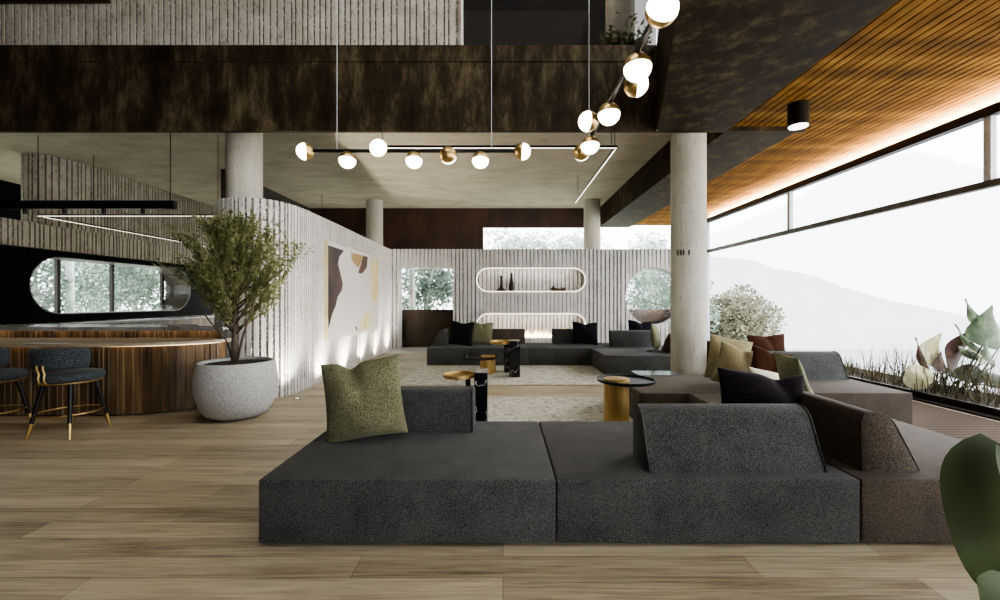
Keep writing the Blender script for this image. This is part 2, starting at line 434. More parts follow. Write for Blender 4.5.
# timber slat ceiling
bm = NB(); x = 3.5
while x < 6.40:
    spans = ((-4, YE),) if x > 4.76 else (((-4, YB-.002),) if x < 4.62 else ((-4, YB-.002), (YB+.075, YE)))
    for (a, b) in spans: box(bm, x+.011, x+.101, a, b, ZWD, ZWD+.03)
    x += .112
struct(obj('ceiling_timber_slats', bm, MT['slat_wood']))
bm = NB(); box(bm, 3.5, 6.47, -4, YB-.003, ZWD+.035, ZWD+.1); box(bm, 4.62, 6.47, YB+.07, YE, ZWD+.035, ZWD+.1); struct(obj('ceiling_backing', bm, MT['walnut']))
bm = NB(); box(bm, 6.475, 6.53, -4, YE, 4.0, ZWD+.1); struct(obj('trim_fascia', bm, MT['plaster']))
bm = NB(); box(bm, 6.41, 6.46, -4, YF, 4.095, 4.115); tag(obj('cove_led_strip', bm, emit('cove_led', '#ffdca6', 90)), 'warm light strip running along the cove above the window head', 'light strip')

# window wall (right)
w1 = thing('window_1', None, None, (XW, 5, 0)); struct(w1)
bm = NB(); box(bm, XW-.06, 6.47, -4, YF, 3.96, 4.09); obj('head_frame', bm, MT['black_metal'], w1)
bm = NB(); box(bm, XW-.04, XW+.06, -4, YF, 3.03, 3.12); obj('rail', bm, MT['rail_metal'], w1)
bm = NB(); box(bm, XW-.05, XW+.05, -4, YF, 0, .03); obj('sill', bm, MT['dark_metal'], w1)
for y in (5.66, 9.6, YF-.05, 1.7):
    bm = NB(); box(bm, XW-.03, XW+.05, y-.045, y+.045, 3.12, 3.96); obj('mullion', bm, MT['pale_metal'], w1)
bm = NB(); box(bm, XW-.03, XW+.05, YF-.08, YF, .03, 3.04); obj('jamb', bm, MT['pale_metal'], w1)
bm = NB(); box(bm, XW+.005, XW+.017, -4, YF, .03, 3.03); obj('pane', bm, MT['glass'], w1)
bm = NB(); box(bm, XW+.005, XW+.017, -4, YF, 3.12, 3.96); obj('pane', bm, MT['glass'], w1)
# planter beyond the glass
pl = thing('planter', 'long low dark planter bed of grass outside the tall window', 'planter', (6.8, 4, 0))
bm = NB(); box(bm, XW+.06, XW+.1, -2, YF, -.1, .126); box(bm, XW+1.0, XW+1.04, -2, YF, -.1, .126); box(bm, XW+.06, XW+1.04, -2, YF, -.15, -.1); obj('trough', bm, MT['dark_metal'], pl)
bm = NB(); box(bm, XW+.1, XW+1.0, -2, YF, -.1, .10); obj('soil', bm, MT['soil'], pl)

# ------------------------------------------------------------------ upper level
ribbed_solid('wall_upper', [(-10, 6.86), (PX(461, 6.86), 6.86)], [(PX(461, 6.86), 7.1), (-10, 7.1)], 5.54, 8.4, MT['concrete_ribbed'], .1, .02, 3)['kind'] = 'structure'
bm = NB(); prism(bm, [(-10, 6.80), (-6.7, 6.80), (-6.4, 6.81), (-6.25, 6.84), (-10, 6.86)], PZ(2.6, 6.82), PZ(2.6, 6.82)+.4); struct(obj('trim_upper_soffit', bm, MT['brown_panel']))
w2 = thing('window_2', None, None, (.8, 6.9, 5.66)); struct(w2)
bm = NB(); box(bm, PX(462.4, 6.88), 2.45, 6.87, 6.89, 5.60, 8.4); obj('pane', bm, MT['smoke_glass'], w2)
bm = NB(); box(bm, PX(461, 6.88), 2.45, 6.85, 6.91, 5.545, 5.60); obj('bottom_rail', bm, MT['rail_metal'], w2)
bm = NB(); box(bm, PX(462.2, 6.86), PX(463.3, 6.86), 6.85, 6.91, 5.60, 8.4); obj('edge_trim', bm, MT['pale_metal'], w2)
bm = NB(); box(bm, -3, 3.55, 11.6, 11.75, 5.2, 10.5); box(bm, 4.2, 5, 11.6, 11.75, 5.2, 10.5); struct(obj('wall_upper_back', bm, simple('dark_umber_panel', '#1c150d', '#2e2418', 1.2, rough=.6)))
bm = NB(); lathe(bm, [(.275, 5.2), (.275, 9.6)], (PX(619.5, 8.6), 8.6, 0), 40); struct(obj('column', bm, MT['concrete_column'], smooth=True, auto=40))
bm = NB(); box(bm, 1.2, 2.57, 7.2, 7.9, 5.203, 5.75, .02); up = tag(obj('plant_trough', bm, MT['brown_panel']), 'dark trough of greenery behind the smoked balcony glass', 'planter')
C = np.column_stack([rng.uniform(1.7, 2.5, 900), rng.uniform(7.15, 7.7, 900), 5.72+np.abs(rng.normal(0, .22, 900))])
quads('foliage', leafquads(C, .1, .45), MT['olive_leaf'], up)

# rest of the hall shell
bm = NB(); box(bm, -14.2, -14, -4, 6.5, -.2, 8.4); box(bm, -14.2, -14, 6.5, YE, 3.15, 8.4); struct(obj('wall_left', bm, MT['black_panel']))
bm = NB(); box(bm, -14, 3.5, -4, YB+.3, 8.4, 8.6); struct(obj('ceiling_void', bm, MT['black_panel']))
bm = NB(); box(bm, -14, 1, -4.2, -4, -.2, 8.6); box(bm, 1, 6.5, -4.2, -4, 2.7, 8.6); struct(obj('wall_rear', bm, MT['brown_panel']))  # unseen wall, its dark face and opening shaped to set the frontal light

# ------------------------------------------------------------------ painting wall (curved nose)
nose = [(-4.86, 8.4), (-4.86, 7.35), (-4.72, 7.06), (-4.48, 6.74), (-4.2, 6.58), (-3.92, 6.56), (-3.66, 6.70), (-3.48, 7.0), (-3.42, 7.5)]
fr = [tuple(p[:2]) for p in catmull(nose, 10)] + [(-3.42, 9), (-3.46, 11), (-3.48, 12.4), (-3.49, YF+.2)]
# outward must be to the right of travel: travel from far end round the nose
ribbed_solid('wall_painting', [(-4.86, YF+.2)]+fr, [], 0, ZW-.03, MT['concrete_white'], .085, .03, 5, None, .5)['kind'] = 'structure'

# far wall with openings
PW = lambda px: PX(px, YF); PV = lambda py: PZ(py, YF)
far = ribbed_solid('wall_far', [(XW, YF), (-3.8, YF)][::-1], [(XW, YF+.42), (-3.8, YF+.42)], 0, ZW, MT['concrete_far'], .125, .03, 9, None, .46, .12)
far['kind'] = 'structure'
n1 = ((PW(476.2)+PW(586))/2, (PV(267.8)+PV(292))/2, PW(586)-PW(476.2), PV(267.8)-PV(292))
n2 = (n1[0], (PV(313.3)+PV(338))/2, n1[2], PV(313.3)-PV(338))
cc = (PW(655), PV(296.8), .92)
circ = [(cc[0]+cc[2]*math.cos(2*math.pi*i/48), cc[1]+cc[2]*math.sin(2*math.pi*i/48)) for i in range(48)]
d1 = (PW(398.5), PW(453), PV(268))
cut(far, [slab_y(stadium(*n1), YF-.5, YF+.26), slab_y(stadium(*n2), YF-.5, YF+.3), slab_y(circ, YF-.5, YF+1), slab_y([(d1[0], -.3), (d1[1], -.3), (d1[1], d1[2]), (d1[0], d1[2])], YF-.5, YF+1)])
w3 = struct(thing('window_3', None, None, (cc[0], YF+.3, cc[1])))
bm = NB(); join(bm, slab_y(circ, YF+.30, YF+.31)); obj('pane', bm, MT['glass'], w3)
bm = NB(); tube(bm, [(x_*.985+cc[0]*.015, YF+.305, z_*.985+cc[1]*.015) for x_, z_ in circ], .02, 6, True); obj('window_frame', bm, MT['pale_metal'], w3)
dr = struct(thing('door_1', None, None, (d1[0], YF+.3, 0)))
bm = NB(); box(bm, d1[0]-.02, d1[0]+.03, YF+.28, YF+.34, 0, d1[2]); box(bm, d1[1]-.03, d1[1]+.02, YF+.28, YF+.34, 0, d1[2]); obj('door_frame', bm, MT['pale_metal'], dr)
bm = NB(); box(bm, d1[0], d1[1], YF+.30, YF+.31, .0, d1[2]-.04); obj('pane', bm, MT['glass'], dr)
bm = NB(); box(bm, -4.6, 6.2, YF+.62, YF+.70, 0, 1.235); struct(obj('parapet', bm, simple('bronze_parapet', '#3a2f25', '#54463a', 1.5, (1, 1, .5), .2, .4)))
w4 = struct(thing('window_4', None, None, (3, YF+.25, ZW)))
bm = NB(); box(bm, -3.7, XW, YE+.05, YE+.06, ZW-.4, ZB); obj('pane', bm, MT['glass'], w4)
for nn in (n1, n2):
    ribbed_solid('wall_niche', [(nn[0]-nn[2]/2-.05, YF+.235), (nn[0]+nn[2]/2+.05, YF+.235)], [(nn[0]+nn[2]/2+.05, YF+.3), (nn[0]-nn[2]/2-.05, YF+.3)], nn[1]-nn[3]/2-.05, nn[1]+nn[3]/2+.05, MT['concrete_far'], .125, .02, 10, None, .46, .12)['kind'] = 'structure'
# niche LED rims
for nm, nn, lab in (('upper', n1, 'white light line edging the upper pill-shaped wall niche'), ('lower', n2, 'white light line edging the fireplace niche in the far wall')):
    bm = NB(); tube(bm, [(x_, YF+.012, z_) for x_, z_ in stadium(nn[0], nn[1], nn[2]-.03, nn[3]-.03)], .01, 6, True)
    tag(obj('niche_light', bm, emit('niche_led_'+nm, '#ffedcf', 2.4)), lab, 'light strip')
# fireplace burner + flames
fp = thing('gas_fireplace', 'row of low gas flames burning in the lower wall niche', 'fireplace', (n2[0], YF+.15, n2[1]-n2[3]/2))
zb = n2[1]-n2[3]/2
bm = NB(); box(bm, n2[0]-1.3, n2[0]+1.3, YF+.08, YF+.2, zb, zb+.05, .01); obj('burner', bm, MT['led'], fp)
bm = NB()
for i in range(54):
    x_ = n2[0]-1.28+i*2.56/53; h = random.uniform(.05, .19)*(1.35 if i % 7 == 0 else 1)
    lean = random.uniform(-.03, .03)
    tube(bm, [(x_, YF+.14, zb+.05), (x_+lean*.3, YF+.14, zb+.05+h*.35), (x_+lean, YF+.14, zb+.05+h*.75), (x_+lean*1.6, YF+.14, zb+.05+h)], [.018, .022, .012, .002], 6)
o = obj('flames', bm, MT['flame'], fp, smooth=True); o['kind'] = 'stuff'
# vases in the upper niche
zs = n1[1]-n1[3]/2+.002
def vase(name, px, prof, label, cat='vase', mat='black_metal'):
    bm = NB(); lathe(bm, prof, (0, 0, 0), 24); o = obj(name, bm, MT[mat], smooth=True, auto=50); o.location = (PW(px), YF+.125, zs); o.scale = (1, .55, 1); return tag(o, label, cat)
vase('vase', 501.3, [(.0, 0), (.17, 0), (.175, .03), (.12, .09), (.06, .14), (.04, .2), (.035, .42), (.045, .52), (.03, .52), (.02, .4), (0, .38)], 'dark flared-base vase with narrow neck on the niche shelf')
vase('vase', 511.6, [(.0, 0), (.07, 0), (.085, .1), (.075, .25), (.04, .45), (.028, .62), (.018, .62), (.02, .4), (0, .38)], 'tall slender dark vase right of the flared one')
sc_ = thing('sculpture', 'low dark reclining sculpture at the right of the niche', 'sculpture', (PW(559), YF+.13, zs))
bm = NB(); tube(bm, [(PW(551.8), YF+.13, zs+.06), (PW(554), YF+.13, zs+.1), (PW(557), YF+.12, zs+.07), (PW(561), YF+.13, zs+.06), (PW(564), YF+.14, zs+.09), (PW(566.5), YF+.13, zs+.05)], [.05, .07, .05, .045, .06, .045], 8); tube(bm, [(PW(554), YF+.13, zs+.12), (PW(553.6), YF+.13, zs+.19)], [.05, .035], 8); obj('figure', bm, MT['leaf_brown'], sc_, smooth=True)
bm = NB(); box(bm, PW(551.5), PW(567), YF+.07, YF+.19, zs, zs+.03, .008); obj('plinth', bm, MT['black_metal'], sc_)

# ------------------------------------------------------------------ left bar area: curved walls
XL = -10.3
low = [(XL, -2), (XL, 16)]
lw = ribbed_solid('wall_bar_band', low[::-1][::-1], [(XL-.3, 16), (XL-.3, -2)], 2.70, 3.25, MT['concrete_ribbed'], .11, .018, 11); lw['kind'] = 'structure'
nose2 = [(-11.3, 11.4), (-11.26, 10.3), (-11.08, 9.88), (-10.75, 9.76), (-10.5, 9.92), (-10.34, 10.4), (XL, 11.2)]
uw = ribbed_solid('wall_bar_upper', [tuple(p[:2]) for p in catmull(nose2, 8)]+[(XL-.02, 16)], [(-11.3, 16)], 3.25, ZC, MT['concrete_ribbed'], .11, .018, 12); uw['kind'] = 'structure'
bm = NB(); box(bm, XL-.92, XL-.12, -2, 16, 0, 2.7); bw = struct(obj('wall_bar_lower', bm, MT['black_panel']))
st = stadium(11.89, 1.89, 4.88, 1.36)
cut(bw, [slab_x(st, XL-2, XL+1)])
w5 = struct(thing('window_5', None, None, (XL, 11.25, 1.88)))
bm = NB(); join(bm, slab_x(st, XL-.90, XL-.89)); obj('pane', bm, MT['glass'], w5)
for y in (10.79, 12.29, 14.1):
    bm = NB(); box(bm, XL-.92, XL-.84, y-.04, y+.04, 1.215, 2.565); obj('mullion', bm, MT['dark_metal'], w5)
# raised rim round the window
bm = NB()
inn, outp = stadium(11.89, 1.89, 4.84, 1.32), stadium(11.89, 1.89, 4.88, 1.36)
n_ = len(inn); L4 = []
for xx in (XL-.88, XL-.11):
    L4.append([bm.verts.new((xx, y, z)) for y, z in inn]); L4.append([bm.verts.new((xx, y, z)) for y, z in outp])
for i in range(n_):
    j = (i+1) % n_
    for a, b in ((0, 1), (1, 3), (3, 2), (2, 0)): bm.faces.new((L4[a][i], L4[a][j], L4[b][j], L4[b][i]))
obj('window_rim', bm, simple('rim_metal', '#4b463c', '#6b655a', 4, rough=.4), w5)

bm = NB(); box(bm, -7.22, -7.05, 11, YE, 2.6, ZC); struct(obj('wall_partition', bm, simple('dark_grey_plaster', '#37332c', '#4a463d', 2, rough=.8)))
# back counter along black wall
bc = thing('back_counter', 'long walnut back counter with grey top under the pill-shaped window', 'counter', (XL+.45, 10.5, 0))
bm = NB(); box(bm, XL-.1, XL+.85, 5.6, 15, 0, .98); obj('cabinet', bm, MT['walnut'], bc)
bm = NB(); box(bm, XL-.1, XL+.9, 5.6, 15, .98, 1.03, .01); obj('worktop', bm, MT['grey_top'], bc)

# island bar
bar = thing('bar_counter', 'curved walnut slatted bar counter with overhanging stone top', 'bar counter', (-7, 6.1, 0))
end = [(-9.3, 5.72), (-6, 5.72), (-5.4, 5.72), (-4.95, 5.78), (-4.55, 5.92), (-4.28, 6.12), (-4.17, 6.32), (-4.17, 6.46)]
sm = [tuple(p[:2]) for p in catmull(end[1:], 8)]
o = ribbed_solid('slat_panel', [end[0]]+sm, [(-4.7, 6.66), (-5.0, 6.9), (-9.3, 6.9)], .02, .93, MT['walnut'], .085, .012, 14, bar)
top = [(-9.3, 5.5), (-6, 5.5), (-5.3, 5.52), (-4.8, 5.62), (-4.4, 5.82), (-4.12, 6.1), (-4.02, 6.34), (-4.1, 6.45)]
bm = NB(); prism(bm, [top[0]]+[tuple(p[:2]) for p in catmull(top[1:], 8)]+[(-9.3, 6.45)], .945, .985); obj('counter_top', bm, MT['beige_top'], bar)
o = ribbed_solid('raised_ledge', [(-9.3, 6.42), (-4.22, 6.42)], [(-4.3, 6.5), (-4.75, 6.68), (-5.0, 6.95), (-9.3, 6.95)], .985, 1.11, MT['walnut'], .085, .01, 15, bar)
bm = NB(); prism(bm, [(-9.3, 6.36), (-4.14, 6.36), (-4.14, 6.5), (-4.72, 6.66), (-5.0, 7.05), (-9.3, 7.05)], 1.11, 1.15); box(bm, -9.3, -4.14, 6.36, 6.37, 1.092, 1.11); obj('ledge_top', bm, MT['grey_top'], bar)
bm = NB(); box(bm, -9.3, -4.25, 6.385, 6.40, 1.1, 1.108); obj('ledge_light', bm, MT['led_warm'], bar)
bm = NB(); tube(bm, [(x_, y_-.05, .935) for x_, y_ in [end[0]]+sm], .006, 6); obj('under_top_light', bm, MT['led_warm'], bar)

# bar pendant
pb = thing('bar_pendant', 'long black linear pendant with small spots over the bar counter', 'pendant light', (-7, 7.2, 3.1))
Yp = 7.2; x1 = PX(175, Yp)
bm = NB(); box(bm, -9.6, x1, Yp-.04, Yp+.04, PZ(209, Yp), PZ(201, Yp)); obj('housing', bm, MT['black_metal'], pb)
for px in (25, 64.5, 104, 143, -14.5):
    bm = NB(); lathe(bm, [(.03, PZ(214, Yp)), (.03, PZ(208.5, Yp))], (PX(px, Yp), Yp, 0), 14); obj('spotlight', bm, MT['black_metal'], pb, smooth=True, auto=40)
for px in (170.5, -60):
    bm = NB(); tube(bm, [(PX(px, Yp), Yp, PZ(201, Yp)), (PX(px, Yp), Yp, ZC)], .007, 6); obj('wire', bm, MT['black_metal'], pb)
# suspended linear LED profiles
def led_frame(name, label, segs, wires, z, w=.02, hh=.04):
    t = thing(name, label, 'pendant light', (*segs[0][0], z))
    for a, b in segs:
        bm = NB()
        x0, x1 = sorted((a[0], b[0])); y0, y1 = sorted((a[1], b[1]))
        box(bm, x0-w, x1+w, y0-w, y1+w, z, z+hh); obj('profile', bm, MT['black_metal'], t)
        bm = NB(); box(bm, x0-w*.4, x1+w*.4, y0-w*.4, y1+w*.4, z-.006, z-.001); obj('diffuser', bm, MT['led'], t)
    for x_, y_ in wires:
        bm = NB(); tube(bm, [(x_, y_, z+.06), (x_, y_, ZC)], .006, 6); obj('wire', bm, MT['black_metal'], t)
led_frame('linear_pendant', 'slim white-lit rectangular line pendant beside the bar wall', [((-9.46, 8.75), (-5.77, 8.75)), ((-9.46, 8.85), (-9.46, 13.9)), ((-5.77, 8.85), (-5.77, 13.9))],
          [(-9.46, 8.75), (-5.8, 8.75), (-9.46, 9.93), (-5.77, 13.7)], 3.26, .014, .03)
led_frame('linear_pendant', 'slim L-shaped line pendant under the concrete ceiling, right of centre', [((-2.2, 7.86), (2.07, 7.86)), ((2.07, 7.95), (2.07, 12.3))],
          [(-2.2, 7.86), (1.98, 7.86), (2.07, 7.95), (2.02, 11.6)], 4.33)

# ------------------------------------------------------------------ globe chandeliers
def globe(parent, c, r, d, label=None):
    """opal half pointing along d, brass half on the other side"""
    d = Vector(d).normalized(); q = Vector((0, 0, 1)).rotation_difference(d).to_matrix()
    n = 10; k = 28
    prof = [(0, r)] if True else []
    bm = NB(); lathe(bm, [(r*math.sin(R(9*i)), r*math.cos(R(9*i))) for i in range(0, 11)] + [(0, 0)], c, k, q)
    g = obj('globe', bm, MT['globe'], parent, smooth=True, auto=60)
    bm = NB(); lathe(bm, [(r*1.01, .004)] + [(r*1.01*math.sin(R(90+9*i)), r*1.01*math.cos(R(90+9*i))) for i in range(0, 11)], c, k, q)
    obj('brass_shell', bm, MT['brass'], g, smooth=True, auto=60)
    return g
zb1 = 3.40; Y1 = (zb1-CH)*F/149.0
ch1 = thing('globe_chandelier', 'straight black rod chandelier of seven brass and opal globes', 'chandelier', (-1, Y1, zb1))
bm = NB(); tube(bm, [(PX(311, Y1), Y1, zb1), (PX(517, Y1), Y1, zb1)], .022, 10); obj('rod', bm, MT['black_metal'], ch1, smooth=True, auto=40)
for px, py, dy, d in ((305.3, 151.5, 0, (-.75, -.45, -.1)), (347.4, 160, 0, (0, -.2, -1)), (378.5, 148.2, -.12, (0, -1, 0)), (414, 160, 0, (0, -.2, -1)), (448, 155.3, -.1, (0, 1, -.25)), (480.5, 160, 0, (0, -.2, -1)), (522.3, 151.5, 0, (1, -.12, -.1))):
    globe(ch1, (PX(px, Y1+dy), Y1+dy, PZ(py, Y1+dy)), .103, d)
for px in (337, 491.5):
    bm = NB(); tube(bm, [(PX(px, Y1), Y1, zb1), (PX(px, Y1), Y1, 8.4)], .0045, 6); obj('wire', bm, MT['pale_metal'], ch1)
zb2 = 3.42; X2 = (zb2-CH)/1.86
ch2 = thing('globe_chandelier', 'black rod chandelier of globes running toward the viewer, nearest the dark beam', 'chandelier', (X2, 4, zb2))
bm = NB(); tube(bm, [(X2, 5.42, zb2), (X2, 2.85, zb2)], .022, 10); obj('rod', bm, MT['black_metal'], ch2, smooth=True, auto=40)
def onrod(px, py, d, r=.103, Y=None):
    globe(ch2, (PX(px, Y), Y, PZ(py, Y)), r, d)
onrod(581.5, 152.5, (.25, .9, -.1), Y=5.45)
onrod(590, 145, (0, -.12, -1), Y=4.88)
onrod(588.3, 121.5, (-1, -.2, 0), Y=4.5)
onrod(609, 114, (0, -.12, -1), Y=4.07)
onrod(636, 84.5, (1, -.2, 0), Y=3.73)
onrod(637.5, 67.5, (0, -.12, -1), Y=3.255)
onrod(662, 9.5, (0, -1, .25), Y=2.77)
for px, Y in ((589, 4.6), (644.5, 3.2)):
    bm = NB(); tube(bm, [(X2, (X2*F)/(px-VX), zb2), (X2, (X2*F)/(px-VX), 8.4)], .004, 6); obj('wire', bm, MT['pale_metal'], ch2)

# ceiling spot
cs = thing('ceiling_spotlight', 'black cylinder spotlight fixed under the timber slat ceiling', 'spotlight', (4.1, 5.97, 3.97))
bm = NB(); lathe(bm, [(.108, 3.965), (.13, 3.965), (.13, ZWD), (.0, ZWD), ], (4.1, 5.97, 0), 32); obj('housing', bm, MT['black_metal'], cs, smooth=True, auto=40)
bm = NB(); lathe(bm, [(0, 3.952), (.118, 3.952), (.118, 3.964), (0, 3.964)], (4.1, 5.97, 0), 32); obj('lens', bm, emit('spot_lens', '#fff4e4', 3), cs)

# ------------------------------------------------------------------ painting
pa = thing('painting', 'large abstract canvas of dark plum, ochre and pale grey on ribbed wall', 'painting', (-3.5, 10.5, 1.7))
XP = -3.345
def pp(px, py):
    Y = -XP*F/(VX-px); return (XP, Y, PZ(py, Y))
def canvas():
    t = NT('painted_canvas'); t.set(Roughness=.7)
    f = t.noise(t.coords(), 1.3, 5, .6); z = t.add('ShaderNodeSeparateXYZ'); t.l(t.coords(), z.inputs[0])
    base = t.mix(f, lin('#cfcac0'), lin('#dad7d1'))
    k = t.math('MULTIPLY', t.ramp(z.outputs[1], [(.0, (0, 0, 0, 1)), (1, (1, 1, 1, 1))]), t.ramp(t.noise(t.coords((1, 1.6, .8)), 1.7, 5, .6), [(.48, (0, 0, 0, 1)), (.56, (1, 1, 1, 1))]))
    t.l(t.mix(k, base, lin('#cfc38c')), t.b.inputs['Base Color']); return t.m
pm = [canvas(), simple('paint_plum', '#1d151a', '#4a3230', 2.2, rough=.5), simple('paint_ochre', '#9c7f52', '#b39463', 3, rough=.6), simple('paint_umber', '#2c1c14', '#6a4a35', 14, rough=.6, lo=.45, hi=.55), simple('paint_yellow', '#c9b877', '#ddd2a6', 3, rough=.6), simple('paint_edge', '#b3a878', '#cfc6a0', 3, rough=.7)]
Ya, Yb = -XP*F/(VX-328), -XP*F/(VX-378.4)
za, zb_ = .76, 2.68
bm = NB(); box(bm, XP-.07, XP, Ya, Yb, za, zb_)
for f in bm.faces:
    f.material_index = 0 if f.normal.x > .9 else 5
def patch(pts, mi, off):
    vs = []
    for p in pts:
        q = pp(*p); vs.append(bm.verts.new((XP+off, min(max(q[1], Ya), Yb), min(max(q[2], za), zb_))))
    bm.faces.new(vs).material_index = mi
patch([(328, 245), (344, 250.5), (339.2, 257), (338, 264), (340, 271.6), (342.9, 284), (341.9, 290), (337.6, 297.2), (336, 305), (332, 314.8), (329.2, 326), (328, 329)], 1, .002)
patch([(350.9, 252.6), (366.4, 256.2), (361, 262), (358.4, 268), (353.6, 263.6), (351.2, 258)], 2, .002)
patch([(363.4, 255.6), (367.8, 257), (366.6, 268), (362, 273.8), (357.8, 272.9), (360, 266.5)], 3, .003)
patch([(371, 259), (378, 260), (378, 300), (374, 303), (370.5, 290), (370, 275)], 4, .002)
patch([(365, 314), (370, 311), (369.6, 326), (362, 331), (358, 331)], 4, .002)
patch([(355.5, 326), (357.2, 327), (357, 330.5), (355.8, 330.3)], 3, .003)
me = bpy.data.meshes.new('canvas'); bm.to_mesh(me); bm.free(); link('canvas', me, pm, pa)

# floor uplights along the painting wall
ords = ['first, nearest the stone pot', 'second from the stone pot', 'third from the stone pot', 'fourth from the stone pot', 'fifth from the stone pot', 'last, nearest the far opening']
for i, y in enumerate((6.75, 7.95, 9.2, 10.4, 11.65, 12.85)):
    x_ = -3.40 - max(0, (y-9))*.018 + .17
    u = thing('floor_uplight', 'small round recessed floor uplight under the canvas wall, ' + ords[i], 'uplight', (x_, y, 0), 'floor uplights along the ribbed wall')
    bm = NB(); lathe(bm, [(.03, .001), (.05, .001), (.05, .009), (.03, .009), (.03, .001)], (x_, y, 0), 20, cap=False); obj('ring', bm, MT['dark_metal'], u)
    bm = NB(); lathe(bm, [(0, .002), (.03, .002), (.03, .006), (0, .006)], (x_, y, 0), 20); obj('lens', bm, MT['led'], u)
    l = bpy.data.lights.new('uplight_lamp', 'SPOT'); l.energy = 150; l.color = (1, .93, .82); l.spot_size = R(120); l.spot_blend = 1; l.shadow_soft_size = .04
    lo = bpy.data.objects.new('uplight_lamp', l); COL.objects.link(lo); lo.location = (x_, y, .03)
    lo.rotation_euler = Vector((-.17, 0, 1)).to_track_quat('-Z', 'Y').to_euler()

# ------------------------------------------------------------------ sofas
def wedge(bm, L, D=.33, H=.385, topd=.17, r1=.10, r2=.06, bev=.03):
    """backrest solid: length along X centred, front foot at y=0 facing -Y, upright back at y=D"""
    m_ = (D-topd)*.96/(r1+r2); r1, r2 = (r1*min(1, m_), r2*min(1, m_)); pr = [(0, 0)]
    def fil(p, a, b, r, n=6):
        p, a, b = Vector(p), Vector(a), Vector(b); u = (a-p).normalized(); v = (b-p).normalized()
        s, e = p+u*r, p+v*r
        for i in range(n+1):
            t = i/n; pr.append(tuple((1-t)**2*s + 2*t*(1-t)*p + t*t*e))
    fil((topd, H), (0, 0), (D, H), r1); fil((D, H), (topd, H), (D, 0), r2); pr.append((D, 0))
    b = bmesh.new(); n = len(pr)
    cy = sum(p[0] for p in pr)/n; cz = sum(p[1] for p in pr)/n
    secs = []
    for x, k in ((-L/2, bev), (-L/2+bev*.3, bev*.3), (-L/2+bev, 0), (L/2-bev, 0), (L/2-bev*.3, bev*.3), (L/2, bev)):
        secs.append([b.verts.new((x, cy+(y-cy)*(1-k/.16), cz+(z-cz)*(1-k/.19) if z > .001 else 0)) for y, z in pr])
    for s, e in zip(secs, secs[1:]):
        for i in range(n): b.faces.new((s[i], s[(i+1) % n], e[(i+1) % n], e[i]))
    b.faces.new(secs[0][::-1]); b.faces.new(secs[-1])
    join(bm, b); return pr
def backrest(parent, p, L, yaw, mat, label=None, z=.42, **kw):
    """p = centre of the front foot line in world"""
    bm = NB(); pr = wedge(bm, L, **kw)
    M_ = Matrix.Translation((p[0], p[1], z)) @ Matrix.Rotation(yaw, 4, 'Z')
    bmesh.ops.transform(bm, matrix=M_, verts=bm.verts)
    o = obj('backrest', bm, MT[mat], parent, smooth=True, auto=38)
    if label: o['label'] = label
    for s in (-1, 1):
        bm = NB(); tube(bm, [M_ @ Vector((s*(L/2-.012), y, max(zz, .006))) for y, zz in pr], .007, 6, True); obj('piping', bm, MT[mat], o, smooth=True)
    return o
def module(x0, x1, y0, y1, label, group, mat='sofa', z0=.02, z1=.42):
    pz = .0135 if y0 > 8 else 0
    t = thing('sofa_module', label, 'sofa', ((x0+x1)/2, (y0+y1)/2, 0), group)
    b = bmesh.new(); box(b, x0+.001, x1-.001, y0+.001, y1-.001, z0, z1, .014, 3)
    obj('seat', b, MT[mat], t, smooth=True, auto=50)
    b = NB(); box(b, x0+.08, x1-.08, y0+.08, y1-.08, pz, .06); obj('plinth', b, MT['black_metal'], t)
    return t
G1 = 'near modular sofa seats'; G2 = 'far modular sofa seats'
S1 = module(-1.54, .333, 2.70, 4.02, 'charcoal sofa seat at front left carrying the olive cushion and low block back', G1)
S2 = module(.335, 2.248, 2.70, 4.02, 'charcoal sofa seat at front centre with the wedge bolster facing the viewer', G1)
S3 = module(2.25, 3.72, 2.70, 4.02, 'taupe sofa seat at front right with a wedge bolster running away', G1, 'sofa_brown')
S4 = module(2.25, 3.72, 4.03, 5.21, 'taupe sofa seat behind the front right seat, under the scattered cushions', G1, 'sofa_light')
S5 = module(1.66, 3.72, 5.22, 6.49, 'taupe sofa seat beside the round tray table and right column', G1, 'sofa_light')
S6 = module(3.73, 4.98, 5.22, 6.49, 'dusky grey-brown sofa seat standing on the ribbed deck by the window', G1, 'sofa_brown')
S7 = module(3.42, 4.86, 6.5, 7.8, 'brown sofa seat behind the others, holding the rust cushion by the window', G1, 'sofa_brown')
backrest(S1, (-.68, 3.985), .86, math.pi, 'sofa', D=.32, H=.365, topd=.12, r1=.05, r2=.03)
backrest(S2, (1.535, 2.81), 1.18, 0, 'sofa', D=.33, H=.385)
backrest(S3, (2.75, 3.28), .9, math.pi/2, 'sofa_brown', D=.38, H=.385, topd=.2, r1=.13, r2=.08)
backrest(S6, (4.31, 6.07), 1.16, 0, 'sofa', D=.33, H=.375)
backrest(S7, (3.86, 7.15), 1.1, math.pi/2, 'brown', D=.36, H=.42)
def far_module(*a, **k): return module(*a, **k)
T1 = module(-1.79, .6, 10.1, 11.4, 'black far sofa seat left, with black and olive cushions', G2)
T2 = module(.602, 2.5, 10.1, 11.4, 'black far sofa seat in front of the fireplace flames', G2)
T3 = module(2.502, 3.95, 10.1, 11.4, 'black far sofa seat beside the right column, with low dark back', G2)
T4 = module(2.07, 3.95, 8.75, 10.08, 'grey far chaise seat nearest the right column and rug', G2)
backrest(T1, (-1.74, 10.98), .8, -math.pi/2, 'sofa', D=.3, H=.37)
backrest(T1, (-.12, 11.05), 1.38, 0, 'sofa_brown', D=.3, H=.38, topd=.1, r1=.05)
backrest(T2, (1.86, 11.05), 1.16, 0, 'sofa', D=.3, H=.38, topd=.1, r1=.05)
